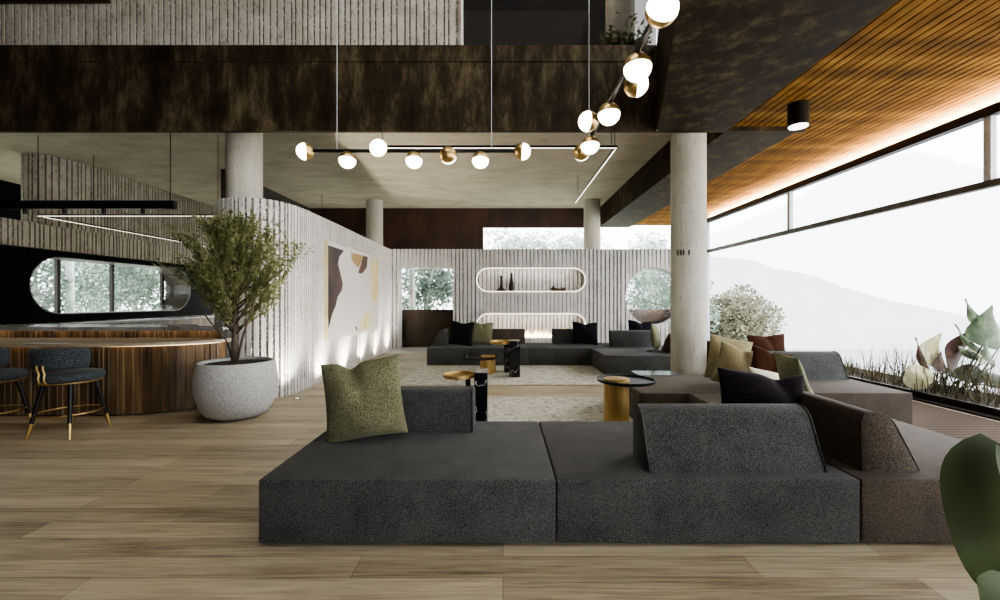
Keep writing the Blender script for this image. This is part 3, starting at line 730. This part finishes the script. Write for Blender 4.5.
backrest(T3, (3.2, 10.32), 1.18, 0, 'sofa', D=.3, H=.39, topd=.12)
backrest(T4, (3.56, 9.3), .8, -math.pi/2, 'brown', D=.3, H=.38)

# ------------------------------------------------------------------ cushions
def cushion(name, label, base, w, h, t, mat, yaw=0, lean=12, roll=0, chop=.0, u0=0., seed=1, group=None, n=22, chop_w=.3):
    rn = np.random.default_rng(seed); ph = rn.uniform(0, 6, 6)
    b = bmesh.new(); S = {}
    for sgn in (-1, 1):
        for i in range(n+1):
            for j in range(n+1):
                u, v = -1+2*i/n, -1+2*j/n
                edge = i in (0, n) or j in (0, n)
                key = (i, j, 0 if edge else sgn)
                if key in S: continue
                f = max(0, (1-abs(u)**2.6))**.62 * max(0, (1-abs(v)**2.6))**.62
                x = w/2*u*(1-.075*(1-v*v)); z = h/2*v*(1-.06*(1-u*u))
                th = t/2*f*(1-.12*v)
                top = max(0, v+.15)/1.15
                dip = math.exp(-((u-u0)/chop_w)**2)*top*top
                z -= chop*dip
                th *= 1-.55*math.exp(-((u-u0-.25*(1-v))/.16)**2)*top*(1 if chop else 0)
                th += .012*f*(math.sin(4*u+ph[0]+2*v)+math.sin(5*v+ph[1]-3*u))
                S[key] = b.verts.new((x, sgn*th if not edge else 0, z+h/2))
    for sgn in (-1, 1):
        for i in range(n):
            for j in range(n):
                q = []
                for a, c in ((i, j), (i+1, j), (i+1, j+1), (i, j+1)):
                    e = a in (0, n) or c in (0, n); q.append(S[(a, c, 0 if e else sgn)])
                b.faces.new(q if sgn < 0 else q[::-1])
    o = obj(name, b, MT[mat], smooth=True)
    o.location = base; o.rotation_euler = (R(-lean), R(roll), R(yaw))
    md = o.modifiers.new('s', 'SUBSURF'); md.levels = 1; md.render_levels = 1
    return tag(o, label, 'cushion', group)
zs_ = .425
cushion('cushion', 'large olive boucle cushion with a chopped top on the front left seat', (-1.09, 3.47, zs_-.01), .67, .67, .26, 'green', 8, 10, -7, .065, -.25, 1, chop_w=.17)
cushion('cushion', 'plum black cushion tilted behind the front wedge bolster', (2.07, 3.4, zs_), .74, .57, .22, 'plum', 0, 14, 5, .05, .35, 2)
cushion('cushion', 'pale olive cushion seen edge-on beside the plum black cushion', (2.86, 4.02, zs_), .6, .66, .16, 'green_pale', 76, 18, 0, 0, 0, 3)
cushion('cushion', 'cream cushion half hidden behind the plum black cushion', (2.9, 4.55, zs_), .5, .42, .16, 'cream', 20, 30, 12, 0, 0, 4)
cushion('cushion', 'dark rust cushion behind the sand coloured cushions', (3.02, 5.0, zs_), .42, .58, .16, 'rust', -20, 14, 14, .03, 0, 5)
cushion('cushion', 'creased sand coloured cushion in front of its twin', (2.95, 5.5, zs_), .58, .56, .2, 'beige', -28, 16, 14, .04, 0, 6)
cushion('cushion', 'pointed sand coloured cushion standing behind the creased one', (3.02, 5.85, zs_), .58, .64, .18, 'beige', -10, 12, 12, 0, 0, 7)
cushion('cushion', 'rust brown cushion against the window view, above the window-side backrest', (4.16, 6.72, zs_), .62, .6, .18, 'rust', 0, 6, -2, .02, 0, 8)
cushion('cushion', 'black cushion leaning left on the far sofa, beside the olive one', (-1.06, 10.55, zs_), .62, .62, .2, 'black', 0, 12, 6, .04, 0, 9)
cushion('cushion', 'olive cushion right of the black one on the far sofa', (-.56, 10.74, zs_), .62, .6, .2, 'green', 6, 12, 4, .05, 0, 10)
cushion('cushion', 'black cushion on the far sofa in front of the fireplace end', (2.05, 10.72, zs_), .68, .6, .2, 'black', 6, 14, 3, .05, 0, 11)
cushion('cushion', 'black cushion peeking over the far right backrest under the round window', (3.52, 11.0, zs_), .7, .62, .2, 'black', 4, 10, 4, .06, 0, 12)
cushion('cushion', 'olive brown cushion turned edge-on beside the right column', (3.44, 9.62, zs_), .58, .6, .16, 'green', 62, 8, 8, 0, 0, 13)

# ------------------------------------------------------------------ side tables
def disc(bm, c, r, z0, z1, lip=.012, n=40):
    lathe(bm, [(0, z0), (r-.01, z0), (r, z0+.006), (r, z1), (r-lip, z1), (r-lip-.004, z0+.012), (0, z0+.012)], (c[0], c[1], 0), n)
# marble slab tables
t1 = thing('marble_side_table', 'black veined marble slab side table with gold tray near the front seat', 'side table', (-.24, 4.85, 0), 'marble slab side tables')
bm = NB(); box(bm, PX(474, 4.8), PX(487.3, 4.8), 4.8, 5.12, .0135, .735, .006); obj('slab', bm, MT['marble'], t1)
bm = NB(); disc(bm, (PX(459.5, 5.0), 5.0), .195, .655, .695); obj('tray', bm, MT['gold'], t1, smooth=True, auto=40)
bm = NB(); lathe(bm, [(.03, .0135), (.03, .655)], (PX(468, 5.0), 5.0, 0), 16); obj('leg', bm, MT['black_metal'], t1, smooth=True, auto=40)
t2 = thing('marble_side_table', 'black veined marble slab side table with gold tray by the far sofa', 'side table', (.3, 8.7, 0), 'marble slab side tables')
bm = NB(); box(bm, PX(509.5, 8.55), PX(520, 8.55), 8.55, 8.9, .0135, .735, .006); obj('slab', bm, MT['marble'], t2)
bm = NB(); box(bm, PX(504, 9.2), PX(509.4, 9.2), 9.1, 9.35, .0135, .66, .006); obj('leg', bm, MT['marble'], t2)
bm = NB(); disc(bm, (PX(503, 8.95), 8.95), .27, .645, .70); obj('tray', bm, MT['gold'], t2, smooth=True, auto=40)
# gold drum tables
t3 = thing('drum_table', 'gold drum low table with a dark tray top on the far rug', 'side table', (PX(488, 9.06), 9.06, 0), 'gold drum tables')
bm = NB(); lathe(bm, [(0, .0135), (.165, .0135), (.165, .325), (0, .325)], (PX(488, 9.06), 9.06, 0), 32); obj('drum', bm, MT['gold'], t3, smooth=True, auto=40)
bm = NB(); disc(bm, (PX(481, 9.06), 9.06), .37, .325, .35); obj('tray_top', bm, MT['black_metal'], t3, smooth=True, auto=40)
bm = NB(); disc(bm, (PX(488.3, 9.06), 9.06), .16, .339, .375); o = tag(obj('plate', bm, MT['gold'], smooth=True, auto=40), 'small gold dish on the far drum table', 'dish')
for px, dy, h, lab in ((464.5, -.1, .1, 'tiny clear glass at the left edge of the far drum table'), (470, .1, .12, 'tiny clear glass second from the left on the far drum table'), (496, -.12, .09, 'tiny clear glass at the right edge of the far drum table')):
    bm = NB(); lathe(bm, [(0, .339), (.016, .339), (.018, .339+h*.8), (.016, .339+h*.8), (.014, .345), (0, .345)], (PX(px, 9.06+dy), 9.06+dy, 0), 14); tag(obj('glass', bm, MT['smoke_glass'], smooth=True), lab, 'glass', 'small glasses on the far drum table')
t4 = thing('drum_table', 'gold drum side table with round black tray top beside the taupe seat', 'side table', (1.34, 4.98, 0), 'gold drum tables')
bm = NB(); lathe(bm, [(0, .0135), (.142, .0135), (.142, .61), (0, .61)], (PX(616.3, 4.95), 4.95, 0), 40); obj('drum', bm, MT['gold'], t4, smooth=True, auto=40)
bm = NB(); disc(bm, (PX(626, 4.95), 4.95), .325, .61, .645, .012, 56); obj('tray_top', bm, MT['black_metal'], t4, smooth=True, auto=40)
bm = NB(); lathe(bm, [(0, .623), (.135, .623), (.145, .63), (.145, .655), (.13, .66), (0, .66)], (PX(616.5, 4.9), 4.9, 0), 36); tag(obj('plate', bm, MT['gold'], smooth=True, auto=40), 'round gold plate lying on the black tray table', 'dish')
lt = thing('low_table', 'low table with pale bluish glossy top between column and taupe seat', 'side table', (2.35, 6.73, 0))
bm = NB(); box(bm, 2.07, 2.72, 6.53, 6.94, .385, .41, .006); obj('table_top', bm, simple('blue_grey_gloss', '#6f7885', '#8d97a5', 3, rough=.12), lt)
bm = NB(); box(bm, 2.2, 2.6, 6.62, 6.86, 0, .385, .01); obj('base', bm, MT['black_metal'], lt)

# rugs
for (x0, x1, y0, y1, lab) in ((-1.95, 4.1, 7.8, 11.45, 'pale distressed rug under the far sofa group'), (-1.95, 1.73, 4.25, 6.84, 'pale distressed rug behind the front seats')):
    bm = NB(); box(bm, x0, x1, y0, y1, .001, .013, .004); tag(obj('rug', bm, MT['rug']), lab, 'rug')

# ------------------------------------------------------------------ bar stools
def stool():
    t = thing('bar_stool', 'charcoal velvet bar stool with curved back, nearest the stone pot', 'bar stool', (0, 0, 0), 'bar stools at the counter')
    bm = NB(); lathe(bm, [(0, .615), (.27, .615), (.3, .635), (.31, .67), (.295, .705), (.24, .722), (0, .725)], (0, 0, 0), 40); obj('seat', bm, MT['stool'], t, smooth=True)
    bm = NB(); lathe(bm, [(.2, .603), (.285, .603), (.292, .612), (.285, .621), (.2, .621)], (0, 0, 0), 40); obj('seat_trim', bm, MT['brass'], t, smooth=True, auto=40)
    # curved backrest: two stacked padded rolls in one shape
    bm = NB(); rings = []; A0, A1, n = R(-90-74), R(-90+80), 28
    pr = []
    for k in range(20):
        a = 2*math.pi*k/20; rr = .05*(abs(math.cos(a))**.6)*(1 if math.cos(a) > 0 else -1); zz = .118*(abs(math.sin(a))**.75)*(1 if math.sin(a) > 0 else -1)
        rr *= (1-.22*math.exp(-(zz/.02)**2)); pr.append((rr, zz))
    for i in range(n+1):
        a = A0+(A1-A0)*i/n; e = min(i, n-i)/3; k = 1 if e >= 1 else math.sqrt(max(.03, 1-(1-e)**2))
        rings.append([bm.verts.new(((.285+rr*k)*math.cos(a), (.285+rr*k)*math.sin(a), .895+zz*(.55+.45*k))) for rr, zz in pr])
    for a, b in zip(rings, rings[1:]):
        for k in range(20): bm.faces.new((a[k], a[(k+1) % 20], b[(k+1) % 20], b[k]))
    bm.faces.new(rings[0][::-1]); bm.faces.new(rings[-1])
    obj('backrest', bm, MT['stool'], t, smooth=True, auto=60)
    for s in (-1, 1):
        a = R(-90+s*5.5); c, d = math.cos(a), math.sin(a)
        bm = NB(); tube(bm, [(.27*c, .27*d, .615), (.315*c, .315*d, .64), (.325*c, .325*d, .69), (.315*c, .315*d, .73), (.335*c, .335*d, .79), (.338*c, .338*d, .83)], .011, 8); obj('strap', bm, MT['brass'], t, smooth=True)
    for sx in (-1, 1):
        for sy in (-1, 1):
            bm = NB(); p0 = Vector((sx*.15, sy*.15, .605)); p1 = Vector((sx*.24, sy*.25, 0)); q = p0.lerp(p1, .72)
            tube(bm, [p0, q], [.024, .019], 12); lg = obj('leg', bm, MT['black_metal'], t, smooth=True, auto=40)
            bm = NB(); tube(bm, [q, p1], [.0195, .011], 12); obj('ferrule', bm, MT['brass'], lg, smooth=True, auto=40)
    bm = NB(); tube(bm, [(.285*math.cos(2*math.pi*i/40), .285*math.sin(2*math.pi*i/40), .255) for i in range(40)], .009, 8, True); obj('foot_ring', bm, MT['brass'], t, smooth=True)
    return t
s1 = stool()
s2 = copy_tree(s1); s2['label'] = 'charcoal velvet bar stool with curved back, cut off by the left edge'
s1.location = (-5.05, 5.02, 0); s2.location = (-5.99, 5.02, 0)

# ------------------------------------------------------------------ potted tree
pt = thing('potted_tree', 'leafy olive-like tree in a large round speckled stone pot', 'potted plant', (-3.56, 5.76, 0))
cx, cy = -3.56, 5.76
bm = NB(); lathe(bm, [(0, .0), (.26, .0), (.36, .05), (.44, .17), (.485, .34), (.49, .48), (.475, .62), (.455, .715), (.45, .735), (.43, .74), (.41, .73), (.405, .66), (0, .655)], (cx, cy, 0), 56); obj('pot', bm, MT['stone_pot'], pt, smooth=True, auto=50)
bm = NB(); lathe(bm, [(0, .66), (.406, .66), (.404, .70), (.2, .71), (0, .715)], (cx, cy, 0), 32); obj('soil', bm, MT['soil'], pt, smooth=True)
bm = NB(); tips = []
tr = [(cx-.04, cy, .68), (cx-.045, cy+.01, 1.0), (cx-.03, cy, 1.3), (cx-.04, cy, 1.75), (cx-.02, cy, 2.2)]
tube(bm, tr, [.045, .036, .03, .02, .008], 10)
tube(bm, [(cx, cy-.02, .68), (cx+.1, cy-.05, 1.05), (cx+.26, cy-.1, 1.45), (cx+.36, cy-.1, 1.8)], [.017, .014, .011, .007], 8)
tube(bm, [(cx-.06, cy+.02, .7), (cx-.16, cy+.03, 1.0), (cx-.36, cy-.05, 1.3), (cx-.52, cy-.1, 1.6)], [.014, .012, .01, .006], 8)
rn = random.Random(21)
for k in range(46):
    u = (k+.5)/46; z0 = 1.06+u*1.1; a = k*2.399; sp = rn.uniform(.6, 1)
    reach = .84*max(.12, 1-abs(u-.3)*1.15)*sp; rise = .34+.34*u*sp+rn.uniform(-.06, .25)
    p0 = Vector((cx-.04, cy, z0)); p2 = Vector((cx-.02+reach*math.cos(a), cy+reach*.62*math.sin(a), min(2.72, z0+rise)))
    p1 = p0.lerp(p2, .5)+Vector((0, 0, -.04)); tube(bm, [p0, p1, p2], [.014, .01, .004], 6)
    for t_ in np.linspace(.3, 1, 8):
        q = p0.lerp(p1, t_*2) if t_ < .5 else p1.lerp(p2, t_*2-1)
        dv = (p2-p0).normalized()
        for _ in range(2 if t_ > .6 else 1):
            d = Vector((dv.x*.8+rn.uniform(-.5, .5), dv.y*.7+rn.uniform(-.5, .5), .9+rn.uniform(-.3, .5))).normalized()
            L = rn.uniform(.2, .42); tips.append((q, q+d*L))
obj('trunk', bm, MT['bark'], pt, smooth=True)
Cs, Ds = [], []
for a, b in tips:
    if b.z > 2.74: continue
    d = (b-a); n = 24
    for i in range(n):
        t_ = i/n; Cs.append(a+d*t_*1.05+Vector((rn.gauss(0, .017), rn.gauss(0, .017), rn.gauss(0, .02)))); Ds.append(d.normalized())
Cs = np.array([tuple(c) for c in Cs]); Ds = np.array([tuple(c) for c in Ds])
Cs[:, 1] = np.minimum(Cs[:, 1], 6.5)
quads('foliage', leafquads(Cs, .062, .34, Ds, .65), MT['olive_leaf'], pt)

# ------------------------------------------------------------------ broad leaf plants at window
def leaf_mesh(bm, base, tip, width, curl=.15, cup=.12, side=None, n=10, m=6, ripple=0.):
    base, tip = Vector(base), Vector(tip); ax = tip-base; L = ax.length; ax.normalize()
    s = Vector(side) if side else ax.cross(Vector((0, -1, .2)))
    s = (s-ax*s.dot(ax)).normalized(); nn = ax.cross(s)
    g = []
    for i in range(n+1):
        t = i/n; w = width/2*(math.sin(math.pi*min(1, t*.97+.03)**.72))**.8
        row = []
        for j in range(-m, m+1):
            u = j/m
            p = base+ax*(t*L-.06*L*abs(u)*(1-t))+s*(w*u)+nn*(cup*width*u*u*math.sin(math.pi*t)-curl*L*t*t + ripple*L*math.sin(9*t+3*u)*abs(u))
            row.append(bm.verts.new(p))
        g.append(row)
    for i in range(n):
        for j in range(2*m): bm.faces.new((g[i][j], g[i][j+1], g[i+1][j+1], g[i+1][j]))
def pw(px, py, Y): return (PX(px, Y), Y, PZ(py, Y))
bp = thing('broad_leaf_plant', 'broad-leaved plant with cream, brown and grey-green leaves beside the window', 'plant', (7.0, 6.3, .1))
leaves = [  # base px, tip px, Y, width, mat, curl, cup, side
    ((930, 384), (905, 366), 6.75, .40, 'leaf_yellow', .1, .3, (0.3, 0, 1)),
    ((934, 366), (937, 333), 7.0, .40, 'leaf_yellow', .1, .3, (1, .2, 0.1)),
    ((933, 380), (918, 337), 6.95, .13, 'leaf_brown', -.05, .5, (.8, .5, 0)),
    ((951, 372), (970, 324), 6.95, .36, 'leaf_brown', .15, .3, (1, .3, .3)),
    ((946, 372), (938, 352), 6.9, .3, 'leaf_brown', .1, .2, (1, .3, -.3)),
    ((982, 374), (946, 377), 6.75, .32, 'leaf_dark', .1, -.2, (.1, .5, 1)),
    ((1000, 346), (984, 306), 6.7, .62, 'leaf_green', .15, .3, (1, .2, .3)),
    ((992, 330), (960, 300), 6.75, .2, 'leaf_green', .1, .4, (.5, .4, .8)),
    ((994, 366), (979, 338), 6.6, .2, 'leaf_green', .2, .2, (1, .3, -.2)),
    ((984, 355), (945, 325), 6.8, .1, 'leaf_green', .2, .3, (.4, .2, 1)),
    ((978, 358), (956, 346), 6.8, .14, 'leaf_green', .1, .3, (.2, .2, 1)),
    ((1004, 384), (980, 372), 6.65, .25, 'leaf_dark', .1, .3, (.2, .2, 1)),
    ((985, 362), (968, 338), 6.9, .22, 'leaf_yellow', .1, .3, (.9, .2, .3)),
]
for i, (b_, t_, Y, w, m_, cu, cp, sd) in enumerate(leaves):
    bm = NB(); leaf_mesh(bm, pw(*b_, Y), pw(*t_, Y+.08), w, cu, cp, sd, ripple=.03); o = obj('leaf', bm, MT[m_], bp, smooth=True)
    if m_ == 'leaf_yellow': o['label'] = 'cream yellow leaf'
    if m_ == 'leaf_brown': o['label'] = 'red-brown leaf'
    root = (6.98+.12*math.sin(i*2.1), Y-.1+.15*math.cos(i*1.7), .1); B_ = Vector(pw(*b_, Y)); mid = (Vector(root)+B_)/2+Vector((.04, 0, .06))
    bm = NB(); tube(bm, [root, mid, B_], [.016, .012, .008], 8); obj('stem', bm, MT['leaf_dark'], bp, smooth=True)
# planter grass (uncountable)
N = 2600
gy = rng.uniform(2.0, 12.5, N); gx = rng.uniform(XW+.12, XW+.95, N)
h = rng.uniform(.06, .2, N); tall = rng.random(N) < .33; h[tall] = rng.uniform(.3, .75, tall.sum())*np.clip(1.25-(gy[tall]-5)*.09, .35, 1.1)
h = h*np.where(gy > 8, .5, 1)
B = np.column_stack([gx, gy, np.full(N, .1)]); T = B+np.column_stack([rng.normal(0, .10, N)*h*2, rng.normal(0, .10, N)*h*2, h])
S = np.column_stack([rng.normal(size=N), rng.normal(size=N), np.zeros(N)]); S /= np.linalg.norm(S, axis=1)[:, None]; S *= .008
Mi = (B+T)/2+rng.normal(0, .01, (N, 3))
V = np.concatenate([np.stack([B-S, B+S, Mi+S*.8, Mi-S*.8], 1), np.stack([Mi-S*.8, Mi+S*.8, T+S*.15, T-S*.15], 1)])
g_ = quads('grass', V, MT['grass'], pl); g_['kind'] = 'stuff'

# foreground plant, lower right
fpt = thing('foreground_plant', 'dark green big-leaved plant at the lower right corner', 'plant', (3.0, 1.75, 0))
bm = NB(); lathe(bm, [(0, 0), (.2, 0), (.24, .3), (.25, .36), (.23, .36), (.21, .3), (0, .3)], (3.0, 1.75, 0), 32); obj('pot', bm, MT['stone_pot'], fpt, smooth=True, auto=50)
for (b_, t_, Y, w_, sd, cu, cp) in (((1004, 446), (992, 596), 2.0, .60, (1, -.12, 0), .06, .12), ((1002, 448), (1030, 565), 1.9, .26, (1, .5, .2), -.05, .1), ((1042, 640), (968, 576), 1.75, .3, (.5, .4, 1), .05, .1)):
    bm = NB(); leaf_mesh(bm, pw(*b_, Y), pw(*t_, Y-.05), w_, cu, cp, sd, 16, 8, .01); lf = obj('leaf', bm, MT['leaf_big'], fpt, smooth=True)
    B_ = Vector(pw(*b_, Y)); T_ = Vector(pw(*t_, Y-.05)); bm = NB(); tube(bm, [(3.0, 1.75, .3), (2.82, 1.82, .7 if b_[1] < 500 else .3), B_+Vector((.06, 0, .02)), B_], [.014, .012, .01, .008], 8); obj('stem', bm, MT['leaf_dark'], fpt, smooth=True)

# ------------------------------------------------------------------ outdoors
def tree(label, x, y, z0, hgt, rx, rz, mat, n=5200, leaf=.22, trunk=.12, group='trees outside the glass', blobs=26, name='garden_tree'):
    t = thing(name, label, 'tree', (x, y, z0), group)
    cz = z0+hgt-rz
    bm = NB(); tube(bm, [(x, y, z0), (x+.1, y, z0+(hgt-2*rz)*.6+.2), (x, y, cz+rz*.3)], [trunk, trunk*.8, trunk*.3], 8)
    for k in range(5):
        a = k*1.3; tube(bm, [(x, y, cz-rz*.6), (x+rx*.4*math.cos(a), y+rx*.4*math.sin(a), cz), (x+rx*.7*math.cos(a), y+rx*.7*math.sin(a), cz+rz*.4)], [trunk*.4, trunk*.25, .02], 6)
    obj('trunk', bm, MT['tree_bark'], t, smooth=True)
    c = rng.normal(size=(blobs, 3)); c /= np.linalg.norm(c, axis=1)[:, None]; c *= rng.uniform(.25, .82, (blobs, 1))
    ctr = c*np.array([rx, rx, rz])+np.array([x, y, cz])
    idx = rng.integers(0, blobs, n); d = rng.normal(size=(n, 3)); d /= np.linalg.norm(d, axis=1)[:, None]
    rad = rng.uniform(.5, 1, (n, 1))**.5*.36*min(rx, rz)
    quads('foliage', leafquads(ctr[idx]+d*rad, leaf, .6), MT[mat], t)
    return t
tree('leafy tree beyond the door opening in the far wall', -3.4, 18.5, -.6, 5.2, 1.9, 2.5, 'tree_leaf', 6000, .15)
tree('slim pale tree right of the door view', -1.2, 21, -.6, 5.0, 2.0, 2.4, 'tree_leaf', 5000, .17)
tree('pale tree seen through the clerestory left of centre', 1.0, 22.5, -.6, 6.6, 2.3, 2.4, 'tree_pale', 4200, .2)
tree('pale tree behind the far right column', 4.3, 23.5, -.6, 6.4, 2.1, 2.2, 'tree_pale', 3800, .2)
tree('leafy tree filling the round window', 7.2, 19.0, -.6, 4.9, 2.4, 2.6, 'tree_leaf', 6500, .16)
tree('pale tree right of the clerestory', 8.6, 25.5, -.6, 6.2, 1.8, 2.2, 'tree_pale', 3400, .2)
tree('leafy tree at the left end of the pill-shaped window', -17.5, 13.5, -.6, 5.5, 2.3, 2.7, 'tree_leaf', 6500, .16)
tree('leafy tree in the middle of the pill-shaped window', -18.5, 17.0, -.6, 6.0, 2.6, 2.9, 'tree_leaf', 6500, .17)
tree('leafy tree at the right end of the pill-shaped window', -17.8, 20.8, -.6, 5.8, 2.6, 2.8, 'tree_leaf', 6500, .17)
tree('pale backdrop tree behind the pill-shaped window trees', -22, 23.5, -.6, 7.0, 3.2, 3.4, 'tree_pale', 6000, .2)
# bare pale trunks seen against the foliage
for x, y, lab in ((PX(413.5, 17), 17, 'pale bare trunk standing outside the door opening'), (PX(72, 16.5)*1.0, 16.5, 'pale bare trunk crossing the pill-shaped window')):
    bm = NB(); tube(bm, [(x, y, -.6), (x-.06, y, 2), (x-.16, y, 6.5)], [.13, .12, .09], 10); tag(obj('bare_trunk', bm, MT['tree_bark'], smooth=True), lab, 'tree')
# fan palm
fp_ = thing('fan_palm', 'pale fan palm at the left end of the pill-shaped window', 'palm', (-13.6, 12.2, -.6))
bm = NB(); tube(bm, [(-13.6, 12.2, -.6), (-13.6, 12.2, 1.6)], [.1, .08], 8); obj('trunk', bm, MT['tree_bark'], fp_)
bm = NB()
for k in range(34):
    a = -2.2+4.4*k/33; d = Vector((.25*math.sin(k), math.sin(a), math.cos(a))); leaf_mesh(bm, (-13.6, 12.2, 1.65), Vector((-13.6, 12.2, 1.65))+d*.75, .05, .2, 0, (0, math.cos(a), -math.sin(a)), 4, 1)
obj('fronds', bm, MT['tree_pale'], fp_)
# shrub beyond the big window
tree('hazy shrub tree outside the window beside the right column', 10.7, 20.5, -4.5, 8.0, 2.6, 3.4, 'shrub_pale', 15000, .17, .14, None, 34)
# hills and valley
def ridge(name, label, pts, Y, mat, depth=60):
    bm = NB(); lo = [bm.verts.new((PX(px, Y), Y, -60)) for px, _ in pts]; hi = [bm.verts.new((PX(px, Y), Y+depth*.2, PZ(py, Y))) for px, py in pts]; fo = [bm.verts.new((PX(px, Y), Y-depth, -80)) for px, _ in pts]
    for i in range(len(pts)-1):
        bm.faces.new((fo[i], fo[i+1], hi[i+1], hi[i]))
    return struct(obj(name, bm, mat, smooth=True))
def haze(name, cA, cB, k, sc):  # aerial haze put into the pale colour and emission of distant land
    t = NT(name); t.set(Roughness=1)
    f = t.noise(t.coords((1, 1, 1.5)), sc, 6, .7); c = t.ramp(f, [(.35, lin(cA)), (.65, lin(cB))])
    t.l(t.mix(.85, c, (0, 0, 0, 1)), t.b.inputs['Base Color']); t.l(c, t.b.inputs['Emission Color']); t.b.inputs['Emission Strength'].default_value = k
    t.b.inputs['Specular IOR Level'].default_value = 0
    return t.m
HK = 1.5
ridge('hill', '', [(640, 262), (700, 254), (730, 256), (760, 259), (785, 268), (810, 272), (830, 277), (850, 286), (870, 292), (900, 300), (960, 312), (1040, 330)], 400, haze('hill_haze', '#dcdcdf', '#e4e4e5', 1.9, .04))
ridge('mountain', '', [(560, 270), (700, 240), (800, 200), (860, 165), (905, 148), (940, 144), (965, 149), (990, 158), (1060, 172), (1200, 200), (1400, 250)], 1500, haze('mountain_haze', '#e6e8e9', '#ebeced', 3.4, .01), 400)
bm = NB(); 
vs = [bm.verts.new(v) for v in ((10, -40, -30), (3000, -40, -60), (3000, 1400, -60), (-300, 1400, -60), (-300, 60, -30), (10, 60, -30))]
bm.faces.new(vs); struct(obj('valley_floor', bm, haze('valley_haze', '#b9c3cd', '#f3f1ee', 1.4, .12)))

# ------------------------------------------------------------------ world, lamps
W = bpy.data.worlds.new('sky'); scene.world = W; W.use_nodes = True
nt = W.node_tree; bg = nt.nodes['Background']
tc = nt.nodes.new('ShaderNodeTexCoord'); sp = nt.nodes.new('ShaderNodeSeparateXYZ'); rp = nt.nodes.new('ShaderNodeValToRGB')
nt.links.new(tc.outputs['Generated'], sp.inputs[0]); nt.links.new(sp.outputs[2], rp.inputs[0]); nt.links.new(rp.outputs[0], bg.inputs[0])
rp.color_ramp.elements[0].color = (.96, .98, 1, 1); rp.color_ramp.elements[1].color = (.82, .91, 1, 1)
bg.inputs[1].default_value = 5.0
s = bpy.data.lights.new('sun', 'SUN'); s.energy = 1.2; s.angle = R(6); s.color = (1, .92, .82)
so = bpy.data.objects.new('sun', s); COL.objects.link(so); so.rotation_euler = Vector((-.75, -.55, -.42)).to_track_quat('-Z', 'Y').to_euler()
def area(name, loc, d, sx, sy, e, col=(1, 1, 1)):
    l = bpy.data.lights.new(name, 'AREA'); l.shape = 'RECTANGLE'; l.size = sx; l.size_y = sy; l.energy = e; l.color = col
    o = bpy.data.objects.new(name, l); COL.objects.link(o); o.location = loc; o.rotation_euler = Vector(d).to_track_quat('-Z', 'Y').to_euler(); return o
area('added_upper_fill', (1.2, 8.2, 8.2), (0, .3, -1), 2, .6, 90, (1, .93, .82))  # added light for the otherwise unlit upper level
area('added_void_fill', (-.5, 2.2, 8.3), (0, 0, -1), 5, 3, 130, (1, .95, .87))  # added overhead fill that lifts seat tops and front floor
# niche lights
for k, nn in enumerate((n1, n2)):
    area('niche_lamp', (nn[0], YF+.06, nn[1]+nn[3]/2-.03), (0, .25, -1), nn[2]*.8, .04, 6, (1, .94, .84))

# ------------------------------------------------------------------ camera, view
cam = bpy.data.cameras.new('camera'); cam.sensor_width = 36; cam.lens = F*36/1000; cam.shift_x = -(VX-500)/1000; cam.clip_end = 6000; cam.clip_start = .02
co = bpy.data.objects.new('camera', cam); COL.objects.link(co); co.location = (0, 0, CH); co.rotation_euler = (R(90), 0, 0); scene.camera = co
scene.view_settings.view_transform = 'AgX'; scene.view_settings.look = 'AgX - Medium High Contrast'; scene.view_settings.exposure = 0.55
scene.cycles.use_denoising = True
scene.cycles.max_bounces = 8; scene.cycles.diffuse_bounces = 4; scene.cycles.glossy_bounces = 3; scene.cycles.transparent_max_bounces = 12
scene.cycles.sample_clamp_indirect = 6
